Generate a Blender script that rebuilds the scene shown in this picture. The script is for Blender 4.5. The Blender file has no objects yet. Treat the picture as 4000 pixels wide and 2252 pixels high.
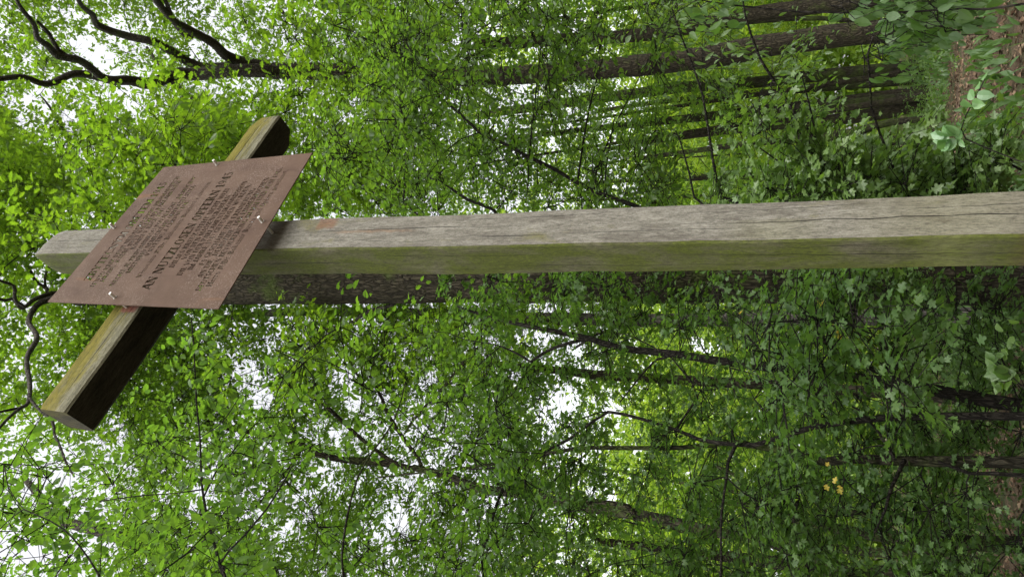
import bpy, math, random
import numpy as np
from mathutils import Vector, Matrix, geometry, noise as mnoise
random.seed(7); rng = np.random.default_rng(7)
sc = bpy.context.scene
R_ = math.radians

# ------------------------------------------------------------------ camera, sky, sun, exposure
F = 2774.0                                   # focal length in pixels of the 4000 px wide photograph
PITCH, ROLL, CAMH = R_(27.0), R_(0.7), 1.6
_R = np.array([1, 0, 0.]); _F = np.array([0, math.cos(PITCH), math.sin(PITCH)]); _U = np.array([0, -math.sin(PITCH), math.cos(PITCH)])
RT = _R*math.cos(ROLL) + _U*math.sin(ROLL); UP = _U*math.cos(ROLL) - _R*math.sin(ROLL)
CAM = np.array([0, 0, CAMH])
cd = bpy.data.cameras.new('camera'); cam = bpy.data.objects.new('camera', cd); sc.collection.objects.link(cam)
cd.sensor_fit = 'HORIZONTAL'; cd.sensor_width = 36.0; cd.lens = 36.0*F/4000; cd.clip_start = 0.05; cd.clip_end = 2000
X, Y, Z = -UP, RT, -_F                       # the phone was held on its side: world-up runs to the picture's left
cam.matrix_world = Matrix(((X[0], Y[0], Z[0], 0), (X[1], Y[1], Z[1], 0), (X[2], Y[2], Z[2], CAMH), (0, 0, 0, 1)))
sc.camera = cam

SUN_EL, SUN_AZ = R_(58), R_(158)             # azimuth clockwise from +Y
w = bpy.data.worlds.new("World"); sc.world = w; w.use_nodes = True
nt = w.node_tree; nt.nodes.clear()
sky = nt.nodes.new('ShaderNodeTexSky'); sky.sky_type = 'NISHITA'; sky.sun_disc = False
sky.sun_elevation = SUN_EL; sky.sun_rotation = SUN_AZ; sky.dust_density = 4; sky.air_density = 1.2
hs = nt.nodes.new('ShaderNodeHueSaturation'); hs.inputs['Saturation'].default_value = 0.12; hs.inputs['Value'].default_value = 1.45
bg = nt.nodes.new('ShaderNodeBackground'); bg.inputs['Strength'].default_value = 0.15
wo = nt.nodes.new('ShaderNodeOutputWorld')
nt.links.new(sky.outputs[0], hs.inputs['Color']); nt.links.new(hs.outputs[0], bg.inputs['Color']); nt.links.new(bg.outputs[0], wo.inputs[0])
sl = bpy.data.lights.new('sun', 'SUN'); sl.energy = .9; sl.angle = R_(28); sl.color = (1, .97, .92)
so = bpy.data.objects.new('sun', sl); sc.collection.objects.link(so)
sd = Vector((math.sin(SUN_AZ)*math.cos(SUN_EL), math.cos(SUN_AZ)*math.cos(SUN_EL), math.sin(SUN_EL)))
so.rotation_euler = sd.to_track_quat('Z', 'Y').to_euler()
sc.view_settings.view_transform = 'Standard'; sc.view_settings.look = 'None'
sc.view_settings.exposure = .90; sc.view_settings.gamma = 1; sc.view_settings.use_curve_mapping = False
cy = sc.cycles
cy.max_bounces = 10; cy.diffuse_bounces = 5; cy.glossy_bounces = 2; cy.transmission_bounces = 4; cy.transparent_max_bounces = 4
cy.use_denoising = True; cy.use_adaptive_sampling = True; cy.adaptive_threshold = 0.02
cy.sample_clamp_indirect = 6

# ------------------------------------------------------------------ helpers
S = 4000/2576.0                              # measurements below are in a 2576 px wide view of the photograph
def ray(x, y):
    d = RT*(1126 - y*S) + UP*(2000 - x*S) + _F*F
    return d/np.linalg.norm(d)
def at_h(x, y, h):                           # point seen at x, y whose horizontal distance is h
    d = ray(x, y); return CAM + d*(h/math.hypot(d[0], d[1]))
def at_s(x, y, s): return CAM + ray(x, y)*s
def depth(P): return float(np.dot(np.asarray(P) - CAM, _F))
def project(P):
    q = np.asarray(P) - CAM; z = q@_F; z = np.where(np.abs(z) < .05, .05, z)
    return (2000 - (q@UP)/z*F)/S, (1126 - (q@RT)/z*F)/S, z
def link(o): sc.collection.objects.link(o); return o
def tag(o, label=None, cat=None, group=None, kind=None):
    if label: o['label'] = label
    if cat: o['category'] = cat
    if group: o['group'] = group
    if kind: o['kind'] = kind
    return o
def empty(name, loc, rz=0):
    o = bpy.data.objects.new(name, None); o.location = tuple(float(c) for c in loc); o.rotation_euler = (0, 0, rz); o.empty_display_size = .2
    return link(o)
def mesh_obj(name, V, faces, mats, parent=None, smooth=False, matidx=None, origin=None):
    """V: (n,3) array, faces: list of index arrays [(m,3) and/or (m,4)]; vertices in the parent's local space"""
    V = np.asarray(V, dtype=np.float32)
    me = bpy.data.meshes.new(name)
    faces = [np.asarray(f, dtype=np.int32) for f in faces if len(f)]
    nl = sum(f.size for f in faces); nf = sum(len(f) for f in faces)
    me.vertices.add(len(V)); me.vertices.foreach_set('co', V.ravel())
    me.loops.add(nl); me.polygons.add(nf)
    me.loops.foreach_set('vertex_index', np.concatenate([f.ravel() for f in faces]))
    sizes = np.concatenate([np.full(len(f), f.shape[1], dtype=np.int32) for f in faces])
    me.polygons.foreach_set('loop_start', np.concatenate([[0], np.cumsum(sizes)[:-1]]).astype(np.int32))
    me.polygons.foreach_set('use_smooth', np.full(nf, smooth))
    if matidx is not None: me.polygons.foreach_set('material_index', np.asarray(matidx, dtype=np.int32))
    for m in (mats if isinstance(mats, (list, tuple)) else [mats]): me.materials.append(m)
    me.update(calc_edges=True)
    o = bpy.data.objects.new(name, me)
    if parent is not None: o.parent = parent
    return link(o)

# ------------------------------------------------------------------ materials
class NT:
    def __init__(s, name):
        s.m = bpy.data.materials.new(name); s.m.use_nodes = True; s.t = s.m.node_tree; s.t.nodes.clear()
        s.out = s.n('ShaderNodeOutputMaterial')
    def n(s, typ, **kw):
        nd = s.t.nodes.new(typ)
        for k, v in kw.items():
            if k.startswith('i_'): nd.inputs[k[2:].replace('_', ' ')].default_value = v
            else: setattr(nd, k, v)
        return nd
    def l(s, a, b): s.t.links.new(a, b)
    def coord(s, kind='Object', scale=(1, 1, 1), rot=(0, 0, 0)):
        tc = s.n('ShaderNodeTexCoord'); mp = s.n('ShaderNodeMapping'); mp.inputs['Scale'].default_value = scale; mp.inputs['Rotation'].default_value = rot
        s.l(tc.outputs[kind], mp.inputs['Vector']); return mp.outputs[0]
    def noise(s, vec, scale, detail=5, rough=.6, dist=0):
        nd = s.n('ShaderNodeTexNoise'); nd.inputs['Scale'].default_value = scale; nd.inputs['Detail'].default_value = detail
        nd.inputs['Roughness'].default_value = rough; nd.inputs['Distortion'].default_value = dist
        s.l(vec, nd.inputs['Vector']); return nd.outputs['Fac']
    def ramp(s, fac, stops):
        r = s.n('ShaderNodeValToRGB'); e = r.color_ramp.elements
        while len(e) < len(stops): e.new(.5)
        for k, (p, c) in enumerate(stops):
            e[k].position = p; e[k].color = (c, c, c, 1) if isinstance(c, (int, float)) else (*c, 1)
        s.l(fac, r.inputs['Fac']); return r.outputs['Color']
    def mix(s, fac, a, b, blend='MIX'):
        m = s.n('ShaderNodeMix', data_type='RGBA', blend_type=blend)
        for i, v in ((0, fac), (6, a), (7, b)):
            if isinstance(v, (int, float)): m.inputs[i].default_value = v if i == 0 else (v, v, v, 1)
            elif isinstance(v, tuple): m.inputs[i].default_value = (*v, 1)
            else: s.l(v, m.inputs[i])
        return m.outputs[2]
    def math(s, op, a, b=0., c=0., clamp=False):
        m = s.n('ShaderNodeMath', operation=op, use_clamp=clamp)
        for i, v in enumerate((a, b, c)):
            if isinstance(v, (int, float)): m.inputs[i].default_value = v
            else: s.l(v, m.inputs[i])
        return m.outputs[0]
    def principled(s, col, rough=.8, bump=None, strength=.3, dist=.01, metallic=0, spec=.3):
        p = s.n('ShaderNodeBsdfPrincipled'); p.inputs['Roughness'].default_value = rough if isinstance(rough, (int, float)) else .5
        if not isinstance(rough, (int, float)): s.l(rough, p.inputs['Roughness'])
        p.inputs['Metallic'].default_value = metallic; p.inputs['Specular IOR Level'].default_value = spec
        if isinstance(col, tuple): p.inputs['Base Color'].default_value = (*col, 1)
        else: s.l(col, p.inputs['Base Color'])
        if bump is not None:
            b = s.n('ShaderNodeBump'); b.inputs['Strength'].default_value = strength; b.inputs['Distance'].default_value = dist
            s.l(bump, b.inputs['Height']); s.l(b.outputs[0], p.inputs['Normal'])
        s.l(p.outputs[0], s.out.inputs['Surface']); return s.m

def leaf_mat(name, refl, trans, tw=.5, vary=.35, gloss=.04):
    t = NT(name)
    g = t.n('ShaderNodeNewGeometry'); rnd = g.outputs['Random Per Island']
    vec = t.coord('Object'); big = t.noise(vec, .9, 2)
    k = t.math('ADD', t.math('MULTIPLY', rnd, vary), t.math('MULTIPLY', big, .5))
    def var(c):
        a = tuple(v*f for v, f in zip(c, (.62, .72, .8))); b = tuple(min(1, v*f) for v, f in zip(c, (1.45, 1.2, .95)))
        return t.mix(k, a, b)
    d = t.n('ShaderNodeBsdfDiffuse'); t.l(var(refl), d.inputs['Color'])
    tr = t.n('ShaderNodeBsdfTranslucent'); t.l(var(trans), tr.inputs['Color'])
    mx = t.n('ShaderNodeMixShader'); mx.inputs[0].default_value = tw; t.l(d.outputs[0], mx.inputs[1]); t.l(tr.outputs[0], mx.inputs[2])
    gl = t.n('ShaderNodeBsdfGlossy'); gl.inputs['Roughness'].default_value = .55; gl.inputs['Color'].default_value = (1, 1, 1, 1)
    m2 = t.n('ShaderNodeMixShader'); m2.inputs[0].default_value = gloss; t.l(mx.outputs[0], m2.inputs[1]); t.l(gl.outputs[0], m2.inputs[2])
    t.l(m2.outputs[0], t.out.inputs['Surface']); return t.m
LEAF_OAK = leaf_mat('oak_leaf', (.09, .17, .018), (.23, .43, .018), .55)
LEAF_OAK_FAR = leaf_mat('oak_leaf_far', (.08, .165, .022), (.21, .41, .025), .55)
LEAF_ROUND = leaf_mat('round_leaf', (.08, .17, .026), (.20, .41, .03), .5)
LEAF_MAPLE = leaf_mat('maple_leaf', (.07, .14, .034), (.16, .34, .038), .42, gloss=.03)
LEAF_BUSH = leaf_mat('bush_leaf', (.095, .175, .035), (.18, .36, .035), .4, gloss=.05)
LEAF_UNDER = leaf_mat('understory_leaf', (.072, .145, .024), (.19, .38, .028), .5)
LEAF_WOOD_SUN_TINT = leaf_mat('far_wood_leaf_sun_tint', (.20, .33, .035), (.46, .68, .05), .5)  # brightened leaf colour: sunlight on the distant trees is painted in
LEAF_PALE = leaf_mat('pale_shoot_leaf', (.12, .26, .08), (.16, .38, .07), .35, gloss=.07)
LEAF_YELLOW = leaf_mat('yellow_leaf', (.45, .36, .03), (.5, .40, .03), .4)
GRASS = leaf_mat('grass_blade', (.07, .15, .03), (.14, .3, .04), .4)
def litter_mat():
    t = NT('dead_leaf'); g = t.n('ShaderNodeNewGeometry')
    c = t.ramp(g.outputs['Random Per Island'], [(0, (.045, .027, .016)), (.35, (.10, .06, .034)), (.7, (.17, .108, .065)), (1, (.25, .175, .11))])
    return t.principled(c, .75)
LITTER = litter_mat()

def bark_mat(name, dark, pale, moss=.3, scale=1.0, mosscol=(.07, .10, .02)):
    t = NT(name)
    v = t.coord('Object', (1, 1, .22)); v0 = t.coord('Object')
    n1 = t.noise(v, 26*scale, 6, .65, .5)
    vo = t.n('ShaderNodeTexVoronoi', feature='DISTANCE_TO_EDGE'); vo.inputs['Scale'].default_value = 17*scale
    dv = t.n('ShaderNodeMix', data_type='VECTOR'); dv.inputs[0].default_value = .12
    nn = t.n('ShaderNodeTexNoise'); nn.inputs['Scale'].default_value = 7*scale; t.l(v, nn.inputs['Vector'])
    t.l(v, dv.inputs[4]); t.l(nn.outputs['Color'], dv.inputs[5]); t.l(dv.outputs[1], vo.inputs['Vector'])
    crack = t.ramp(vo.outputs['Distance'], [(0, 0.), (.22, 1.)])
    h = t.math('ADD', t.math('MULTIPLY', n1, .7), t.math('MULTIPLY', crack, .8))
    c = t.mix(t.ramp(n1, [(.3, 0.), (.7, 1.)]), dark, pale)
    c = t.mix(t.math('MULTIPLY', t.math('SUBTRACT', 1., crack), .75), c, tuple(x*.35 for x in dark))
    mf = t.ramp(t.noise(v0, 1.6, 6, .7), [(.62 - moss*.35, 0.), (.75 - moss*.25, 1.)])
    c = t.mix(t.math('MULTIPLY', mf, .75), c, mosscol)
    return t.principled(c, .9, h, .9, .03, spec=.15)
BARK_OAK = bark_mat('oak_bark', (.026, .021, .014), (.085, .072, .047), .24, 1.5)
BARK_LIMB = bark_mat('limb_bark', (.04, .034, .028), (.15, .132, .11), .2, 1.8)
BARK_MOSS = bark_mat('mossy_bark', (.024, .021, .014), (.07, .062, .042), .5, 1.5)
BARK_THIN = bark_mat('thin_bark', (.020, .017, .014), (.06, .052, .042), .12, 2.5)
BARK_GREY = bark_mat('grey_bark', (.07, .062, .055), (.19, .17, .15), .2, 1.6)

def wood_mat(name, base, pale, dark, grain_axis='z', algae=0., algae_col=(.10, .12, .02), lichen=0., lichen_col=(.32, .22, .02), patch=None, bumpk=.5, band=None, cracks=(), across_axis='X'):
    t = NT(name)
    st = {'z': (1, 1, .16), 'x': (.16, 1, 1)}[grain_axis]
    v = t.coord('Object', st); v0 = t.coord('Object')
    fs = tuple(.018 if q < 1 else 1 for q in st); vf = t.coord('Object', fs)
    g1 = t.noise(v, 70, 9, .78, .35); g2 = t.noise(v, 260, 4, .7); g4 = t.noise(v0, 150, 6, .75); g5 = t.noise(t.coord('Object', tuple(.3 if q < 1 else 1 for q in st)), 22, 7, .72); g3 = t.noise(v, 14, 5, .6, 1.2)
    c = t.mix(t.ramp(g1, [(.38, 0.), (.60, 1.)]), base, pale)
    c = t.mix(t.ramp(g3, [(.30, .65), (.50, 0.)]), c, dark)
    c = t.mix(t.ramp(g4, [(.40, .5), (.52, 0.)]), c, tuple(x*.6 for x in base))
    c = t.mix(t.ramp(g5, [(.50, 0.), (.66, .55)]), c, tuple(min(1, x*1.25) for x in pale))
    c = t.mix(t.ramp(g5, [(.34, .6), (.45, 0.)]), c, dark)
    so_ = t.n('ShaderNodeSeparateXYZ'); t.l(v0, so_.inputs[0]); along = so_.outputs['Z' if grain_axis == 'z' else 'X']; across = so_.outputs[across_axis]
    crack = t.math('MULTIPLY', t.ramp(t.noise(vf, 30, 2, .5), [(.30, 1.), (.32, 0.)]), .6)
    for k, (p0, a0, a1, wd) in enumerate(cracks):        # long drying cracks wandering along the grain
        def n1d(sc1, seed):
            nd = t.n('ShaderNodeTexNoise', noise_dimensions='1D'); nd.inputs['Scale'].default_value = sc1; nd.inputs['Detail'].default_value = 3
            t.l(t.math('ADD', along, seed), nd.inputs['W']); return t.math('SUBTRACT', nd.outputs['Fac'], .5)
        pos = t.math('ADD', t.math('ADD', t.math('MULTIPLY', n1d(1.1, k*7.3), .045), t.math('MULTIPLY', n1d(9, k*3.1), .007)), p0)
        mid_ = (a0+a1)/2; hl = (a1-a0)/2
        taper = t.math('SUBTRACT', 1., t.math('POWER', t.math('MINIMUM', t.math('ABSOLUTE', t.math('MULTIPLY', t.math('SUBTRACT', along, mid_), 1/hl)), 1.), 2.))
        wn_ = t.math('MULTIPLY', t.math('MULTIPLY', taper, wd), t.math('ADD', t.math('MULTIPLY', n1d(6, k*5.), 1.6), 1.))
        dd = t.math('SUBTRACT', wn_, t.math('ABSOLUTE', t.math('SUBTRACT', across, pos)))
        crack = t.math('MAXIMUM', crack, t.math('MULTIPLY', dd, 1/.0008, clamp=True))
    fine = t.ramp(g2, [(.38, .55), (.52, 0.)])
    if algae > 0:
        af = t.ramp(t.noise(t.coord('Object', tuple(.35 if q < 1 else 1 for q in st)), 9, 7, .65, .4), [(.62 - algae*.3, 0.), (.74 - algae*.2, 1.)])
        c = t.mix(t.math('MULTIPLY', af, .85), c, algae_col)
        a2 = t.ramp(t.noise(v0, 90, 3, .7), [(.5, 0.), (.62, 1.)])
        c = t.mix(t.math('MULTIPLY', t.math('MULTIPLY', a2, af), .5), c, tuple(x*1.6 for x in algae_col))
    if lichen > 0:
        sx = t.n('ShaderNodeSeparateXYZ'); t.l(v0, sx.inputs[0])
        ln = t.noise(t.coord('Object', tuple(.25 if q < 1 else 1 for q in st)), 11, 7, .7, .3)
        if band:                                  # lichen grows thickest along the upper edge
            b = t.math('MULTIPLY', t.math('SUBTRACT', sx.outputs['Z'], band[0]), 1.0/(band[1] - band[0]))
            ln = t.math('ADD', ln, t.math('MULTIPLY', t.math('SUBTRACT', b, .5), .42))
        lf = t.ramp(ln, [(.66 - lichen*.3, 0.), (.80 - lichen*.25, 1.)])
        c = t.mix(t.math('MULTIPLY', lf, .9), c, lichen_col)
        c = t.mix(t.math('MULTIPLY', lf, t.ramp(t.noise(v, 60, 4), [(.45, 0.), (.6, .6)])), c, tuple(x*.55 for x in lichen_col))
    if patch:                                     # worn rust / old paint marks: boxes in the part's own space
        sx = t.n('ShaderNodeSeparateXYZ'); wv = t.n('ShaderNodeVectorMath', operation='ADD')
        nn = t.n('ShaderNodeTexNoise'); nn.inputs['Scale'].default_value = 25; t.l(v0, nn.inputs['Vector'])
        sc_ = t.n('ShaderNodeVectorMath', operation='SCALE'); sc_.inputs['Scale'].default_value = .03; t.l(nn.outputs['Color'], sc_.inputs[0])
        t.l(v0, wv.inputs[0]); t.l(sc_.outputs[0], wv.inputs[1]); t.l(wv.outputs[0], sx.inputs[0])
        for (x0, x1, z0, z1, col, amt, *sz_) in patch:
            def inside(v_, a, b, soft):
                up = t.math('MULTIPLY', t.math('SUBTRACT', v_, a), 1/soft, clamp=True); dn = t.math('MULTIPLY', t.math('SUBTRACT', b, v_), 1/soft, clamp=True)
                return t.math('MULTIPLY', up, dn)
            f = t.math('MULTIPLY', inside(sx.outputs['X'], x0+.015, x1+.015, .01), inside(sx.outputs['Z'], z0+.015, z1+.015, sz_[0] if sz_ else .02))
            f = t.math('MULTIPLY', f, t.ramp(g1, [(.3, .35), (.6, 1.)])); f = t.math('MULTIPLY', f, amt)
            c = t.mix(f, c, col)
    c = t.mix(fine, c, tuple(x*.5 for x in dark)); c = t.mix(crack, c, (.012, .01, .008))
    h = t.math('SUBTRACT', t.math('ADD', t.math('MULTIPLY', g1, .6), t.math('ADD', t.math('MULTIPLY', g2, .5), t.math('MULTIPLY', g4, .5))), t.math('MULTIPLY', crack, 1.3))
    return t.principled(c, .85, h, bumpk, .008, spec=.2)
RUST = (.30, .09, .03)

# ------------------------------------------------------------------ ground
def ground_z(x, y): return .10*math.sin(x*.21+1)*math.sin(y*.17) + .05*math.sin(x*.6+y*.4) - .0
def ground():
    n = 240; g = np.linspace(-1, 1, n); g = np.sign(g)*np.abs(g)**2.2*400
    xx, yy = np.meshgrid(g, g); zz = .10*np.sin(xx*.21+1)*np.sin(yy*.17) + .05*np.sin(xx*.6+yy*.4) + .015*np.sin(xx*3.1)*np.sin(yy*2.7)
    V = np.stack([xx.ravel(), yy.ravel(), zz.ravel()], 1)
    i = np.arange(n*n).reshape(n, n); q = np.stack([i[:-1, :-1].ravel(), i[:-1, 1:].ravel(), i[1:, 1:].ravel(), i[1:, :-1].ravel()], 1)
    t = NT('forest_floor'); v = t.coord('Object')
    c = t.ramp(t.noise(v, 30, 8, .75), [(.3, (.025, .018, .011)), (.5, (.09, .055, .034)), (.7, (.19, .12, .08))])
    gr = t.ramp(t.noise(v, .5, 5, .7), [(.45, 0.), (.6, .8)])
    c = t.mix(gr, c, (.035, .06, .015))
    m = t.principled(c, .95, t.noise(v, 45, 6, .7), .8, .04)
    tag(mesh_obj('ground', V, [q], m, smooth=True), 'brown forest floor with fallen leaves and grassy patches', kind='structure')
ground()

# ------------------------------------------------------------------ memorial cross
PHI = R_(38)
D_ = np.array([math.cos(PHI), math.sin(PHI), 0]); L_ = np.array([-math.sin(PHI), math.cos(PHI), 0])
r_ = ray(2660/S, 945.6/S); P0 = CAM + r_*2.5/math.hypot(r_[0], r_[1]); P0 = np.array([P0[0], P0[1], 0.])
cross = empty('memorial_cross', P0, PHI)
tag(cross, 'tall weathered oak beam cross with a rusty inscribed plate, standing closest to the viewer', 'memorial cross')
WP_front = wood_mat('weathered_wood_pale', (.155, .142, .112), (.275, .258, .215), (.10, .086, .068), algae=.16, algae_col=(.145, .135, .06),
                    patch=[(.12, .205, 3.84, 3.97, (.19, .085, .045), .75), (.088, .112, 3.35, 3.86, (.26, .13, .06), .5, .1), (.0, .22, 1.0, 1.75, (.175, .165, .07), .4, .3), (.0, .1, 1.7, 2.1, (.165, .165, .055), .45, .25), (.0, .25, .9, 1.28, (.10, .07, .05), .7, .25)],
                    cracks=[(.085, .9, 2.25, .0022), (.11, 2.75, 4.1, .002), (.06, 1.9, 2.9, .0013), (.15, 1.5, 2.3, .0012), (.04, 3.2, 3.9, .0012), (.155, 2.3, 3.3, .0014), (.13, .8, 1.7, .0013), (.10, 5.2, 6.1, .002), (.05, 5.5, 6.1, .0012)])
WP_side = wood_mat('weathered_wood_algae', (.095, .088, .052), (.155, .142, .09), (.045, .038, .023), algae=.95, algae_col=(.075, .092, .010),
                   patch=[(-.05, .3, 1.30, 1.50, (.17, .18, .06), .6, .08), (-.05, .3, .8, 1.25, (.085, .055, .025), .8, .06)],
                   cracks=[(.07, 1.0, 2.3, .0018), (.12, 1.8, 3.1, .0015), (.05, 2.6, 3.8, .0013), (.10, 3.4, 4.6, .0018), (.03, 1.3, 2.0, .001), (.11, 5.2, 6.0, .0015)], across_axis='Y')
WP_end = wood_mat('weathered_end_grain', (.045, .038, .022), (.08, .068, .04), (.02, .016, .01), algae=.5, algae_col=(.11, .10, .02))
WB_front = wood_mat('beam_face_wood', (.14, .13, .08), (.24, .225, .15), (.065, .058, .03), 'x', lichen=1.0, lichen_col=(.205, .175, .014), band=(4.80, 5.0),
                    patch=[(-.40, -.325, 4.80, 4.93, (.30, .07, .06), .8)],
                   cracks=[(4.88, -.95, -.2, .0022), (4.93, -.8, -.1, .0014), (4.84, -.7, .1, .0014), (4.90, .4, 1.1, .002), (4.85, .6, 1.1, .0012)], across_axis='Z')
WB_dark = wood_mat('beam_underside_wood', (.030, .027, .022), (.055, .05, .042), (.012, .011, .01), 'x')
def fn(x, y, z, s=1.): return mnoise.fractal(Vector((x*s, y*s, z*s)), 1., 2., 4)

def timber_ring(w0, w1, bev):
    """closed profile, local x 0..w0 along the face, y 0..w1 back; corner bevels"""
    a, b, c, d = bev; pts = []
    def run(p, q, n):
        for k in range(n): pts.append((p[0]+(q[0]-p[0])*k/n, p[1]+(q[1]-p[1])*k/n))
    run((a, 0), (w0-b, 0), 9); run((w0-b, 0), (w0, b), 3); run((w0, b), (w0, w1-c), 8); run((w0, w1-c), (w0-c, w1), 3)
    run((w0-c, w1), (d, w1), 9); run((d, w1), (0, w1-d), 3); run((0, w1-d), (0, a), 9); run((0, a), (a, 0), 2)
    return pts
def timber(name, length_pts, frame, mats, face_mat, endmat=2):
    V = []; nr = None
    for (s, w0, w1, bev, ox, oy) in length_pts:
        ring = timber_ring(w0, w1, bev); nr = len(ring)
        for k, (x, y) in enumerate(ring):
            V.append(frame(s, x+ox, y+oy, w0, w1))
    V = np.array(V); n = len(length_pts); Q = []; mi = []
    for i in range(n-1):
        for k in range(nr):
            k2 = (k+1) % nr; Q.append((i*nr+k, i*nr+k2, (i+1)*nr+k2, (i+1)*nr+k)); mi.append(face_mat(k))
    tris = []; c0 = len(V); V = np.vstack([V, V[:nr].mean(0), V[(n-1)*nr:n*nr].mean(0)])
    for k in range(nr):
        k2 = (k+1) % nr; tris.append((c0, k2, k)); tris.append((c0+1, (n-1)*nr+k, (n-1)*nr+k2)); mi_ = endmat
    mats_idx = mi + [endmat]*len(tris)
    return mesh_obj(name, V, [Q, tris], mats, cross, smooth=False, matidx=mats_idx)
# ring index: front 0..8, right bevel 9..11, right 12..19, bevel, back 23..31, bevel 32..34, left 35..43, bevel 44,45
def post_frame(s, x, y, w0, w1):
    dx = .0045*fn(3, 1, s, 1.1) + .002*fn(x*3, y*3, s*1.5+9, 3)
    edge = .006*fn(7, 2, s, .9) + .003*fn(1, 8, s, 4)
    kx = (x/max(w0, .01)-.5); 
    nx = .0022*fn(x*40, y*40, s*1.2, 1); ny = .0022*fn(x*40+5, y*40, s*1.2, 1)
    return (x+dx+kx*edge+nx, y+.004*fn(5, 5, s, 1.1)+ny, s)
pts = []
ZT = 6.13
zs = list(np.linspace(-.3, 5.9, 150)) + [5.95, 6.0, 6.04, 6.075, 6.10, 6.12, ZT]
for z in zs:
    w0 = np.interp(z, [0, 1.2, 2.2, 3.85, 6.2], [.192, .190, .194, .205, .205]); w1 = np.interp(z, [0, 1.2, 2.2, 3.9, 6.2], [.155, .157, .181, .207, .205])
    bf, br = .007, .016
    ox = oy = 0.
    if z > 6.0:
        tt = (z-6.0)/(ZT-6.0); sh = .055*tt**2
        ox = sh*.25; oy = sh*.35; w0 = w0 - sh*1.6; w1 = w1 - sh*1.2; br = .016 + .03*tt
    pts.append((z, w0, w1, (bf, br, .02, .024), ox, oy))
def pm(k): return 0 if k <= 11 else (0 if 12 <= k <= 22 else 1)
post = timber('post', pts, post_frame, [WP_front, WP_side, WP_end], pm, 0)
post['label'] = 'tall upright post, pale grey face and algae green side'
def beam_frame(s, x, y, w0, w1):                 # profile x -> depth, y -> height
    zz = 4.785 + (w1 - y) if False else 4.79 + y
    e = .004*fn(2, 9, s, 2.) + .0025*fn(x*30, y*30, s*2, 1)
    return (s, x - .004 + .003*fn(y*40, 4, s*2, 1), zz + e + .006*fn(4, 4, s, 1.3))
bp = []
for s in [-.945, -.94, -.925] + list(np.linspace(-.90, 1.0, 60)) + [1.03, 1.055, 1.075, 1.085]:
    w0, w1 = .185, .212; ox = oy = 0; bv = (.009, .020, .02, .022)
    if s > 1.0:
        q = (s-1.0)/.085; w0 -= .022*q**2; ox = .008*q**2; w1 -= .016*q**2; oy = .006*q**2; bv = (.010, .03+.025*q, .03+.03*q, .035+.01*q)
    if s < -.93: w0 -= .006; ox = .003; w1 -= .006; oy = .003
    bp.append((s, w0, w1, bv, ox, oy))
# profile here: 'front' run (y=0) is the underside, 'left' run (x=0) is the face towards the viewer, 'back' run (y=w1) the top
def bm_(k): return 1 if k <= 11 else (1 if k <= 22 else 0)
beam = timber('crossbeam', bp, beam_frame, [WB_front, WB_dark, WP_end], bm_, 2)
beam['label'] = 'horizontal beam, yellow lichen on its face and a nearly black underside'

# ------------------------------------------------------------------ stencil lettering of the plate
def arc(cx, cy, rx, ry, a0, a1, wt=.25, wn=.10, n=None):
    n = n or max(3, int(abs(a1-a0)/24)); out = []
    for k in range(n):
        A = [R_(a0+(a1-a0)*(k+j)/n) for j in (0, 1)]
        P = []
        for a in A:
            w_ = wn + (wt-wn)*math.cos(a)**2
            P.append(((cx+(rx)*math.cos(a), cy+(ry)*math.sin(a)), (cx+(rx-w_)*math.cos(a), cy+(ry-min(w_, wn*1.3))*math.sin(a))))
        out.append([P[0][0], P[1][0], P[1][1], P[0][1]])
    return out
def bar(x0, y0, x1, y1, w_):
    dx, dy = x1-x0, y1-y0; L = math.hypot(dx, dy) or 1; nx, ny = -dy/L*w_/2, dx/L*w_/2
    return [[(x0+nx, y0+ny), (x0-nx, y0-ny), (x1-nx, y1-ny), (x1+nx, y1+ny)]]
T_, N_, SF = .25, .11, .095
def stem(x, y0=0, y1=1, s0=1, s1=1, t=T_, e=.09):
    o = bar(x, y0, x, y1, t)
    if s0: o += bar(x-t/2-e, y0+SF/2, x+t/2+e, y0+SF/2, SF)
    if s1: o += bar(x-t/2-e, y1-SF/2, x+t/2+e, y1-SF/2, SF)
    return o
def dg(x0, y0, x1, y1, w_): # diagonal with horizontal cut ends
    h = w_/2*math.hypot(1, (x1-x0)/(y1-y0)); return [[(x0-h, y0), (x0+h, y0), (x1+h, y1), (x1-h, y1)]]
def sf(x, y, hw=.15): return bar(x-hw, y, x+hw, y, SF)
G = {}
G['A'] = (.84, dg(.08, 0, .40, 1, N_)+dg(.74, 0, .42, 1, T_)+bar(.18, .3, .62, .3, N_)+sf(.09, .03, .12)+sf(.74, .03, .15))
G['B'] = (.76, stem(.19)+bar(.2, .97, .42, .97, SF)+bar(.2, .52, .45, .52, SF)+bar(.2, .03, .45, .03, SF)+arc(.42, .755, .24, .245, -90, 90)+arc(.44, .275, .27, .275, -90, 90))
G['C'] = (.80, arc(.44, .5, .39, .52, 45, 315)+bar(.74, .66, .74, .98, .05)+bar(.74, .02, .74, .2, .05))
G['D'] = (.86, stem(.19)+bar(.2, .97, .4, .97, SF)+bar(.2, .03, .4, .03, SF)+arc(.39, .5, .40, .5, -90, 90))
G['E'] = (.74, stem(.19)+bar(.2, .97, .66, .97, SF)+bar(.2, .03, .68, .03, SF)+bar(.2, .51, .5, .51, SF)+bar(.65, .76, .65, 1, .05)+bar(.67, 0, .67, .26, .05)+bar(.5, .4, .5, .62, .05))
G['F'] = (.70, stem(.19)+bar(.2, .97, .64, .97, SF)+bar(.2, .5, .5, .5, SF)+bar(.63, .76, .63, 1, .05)+bar(.5, .39, .5, .61, .05))
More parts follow.
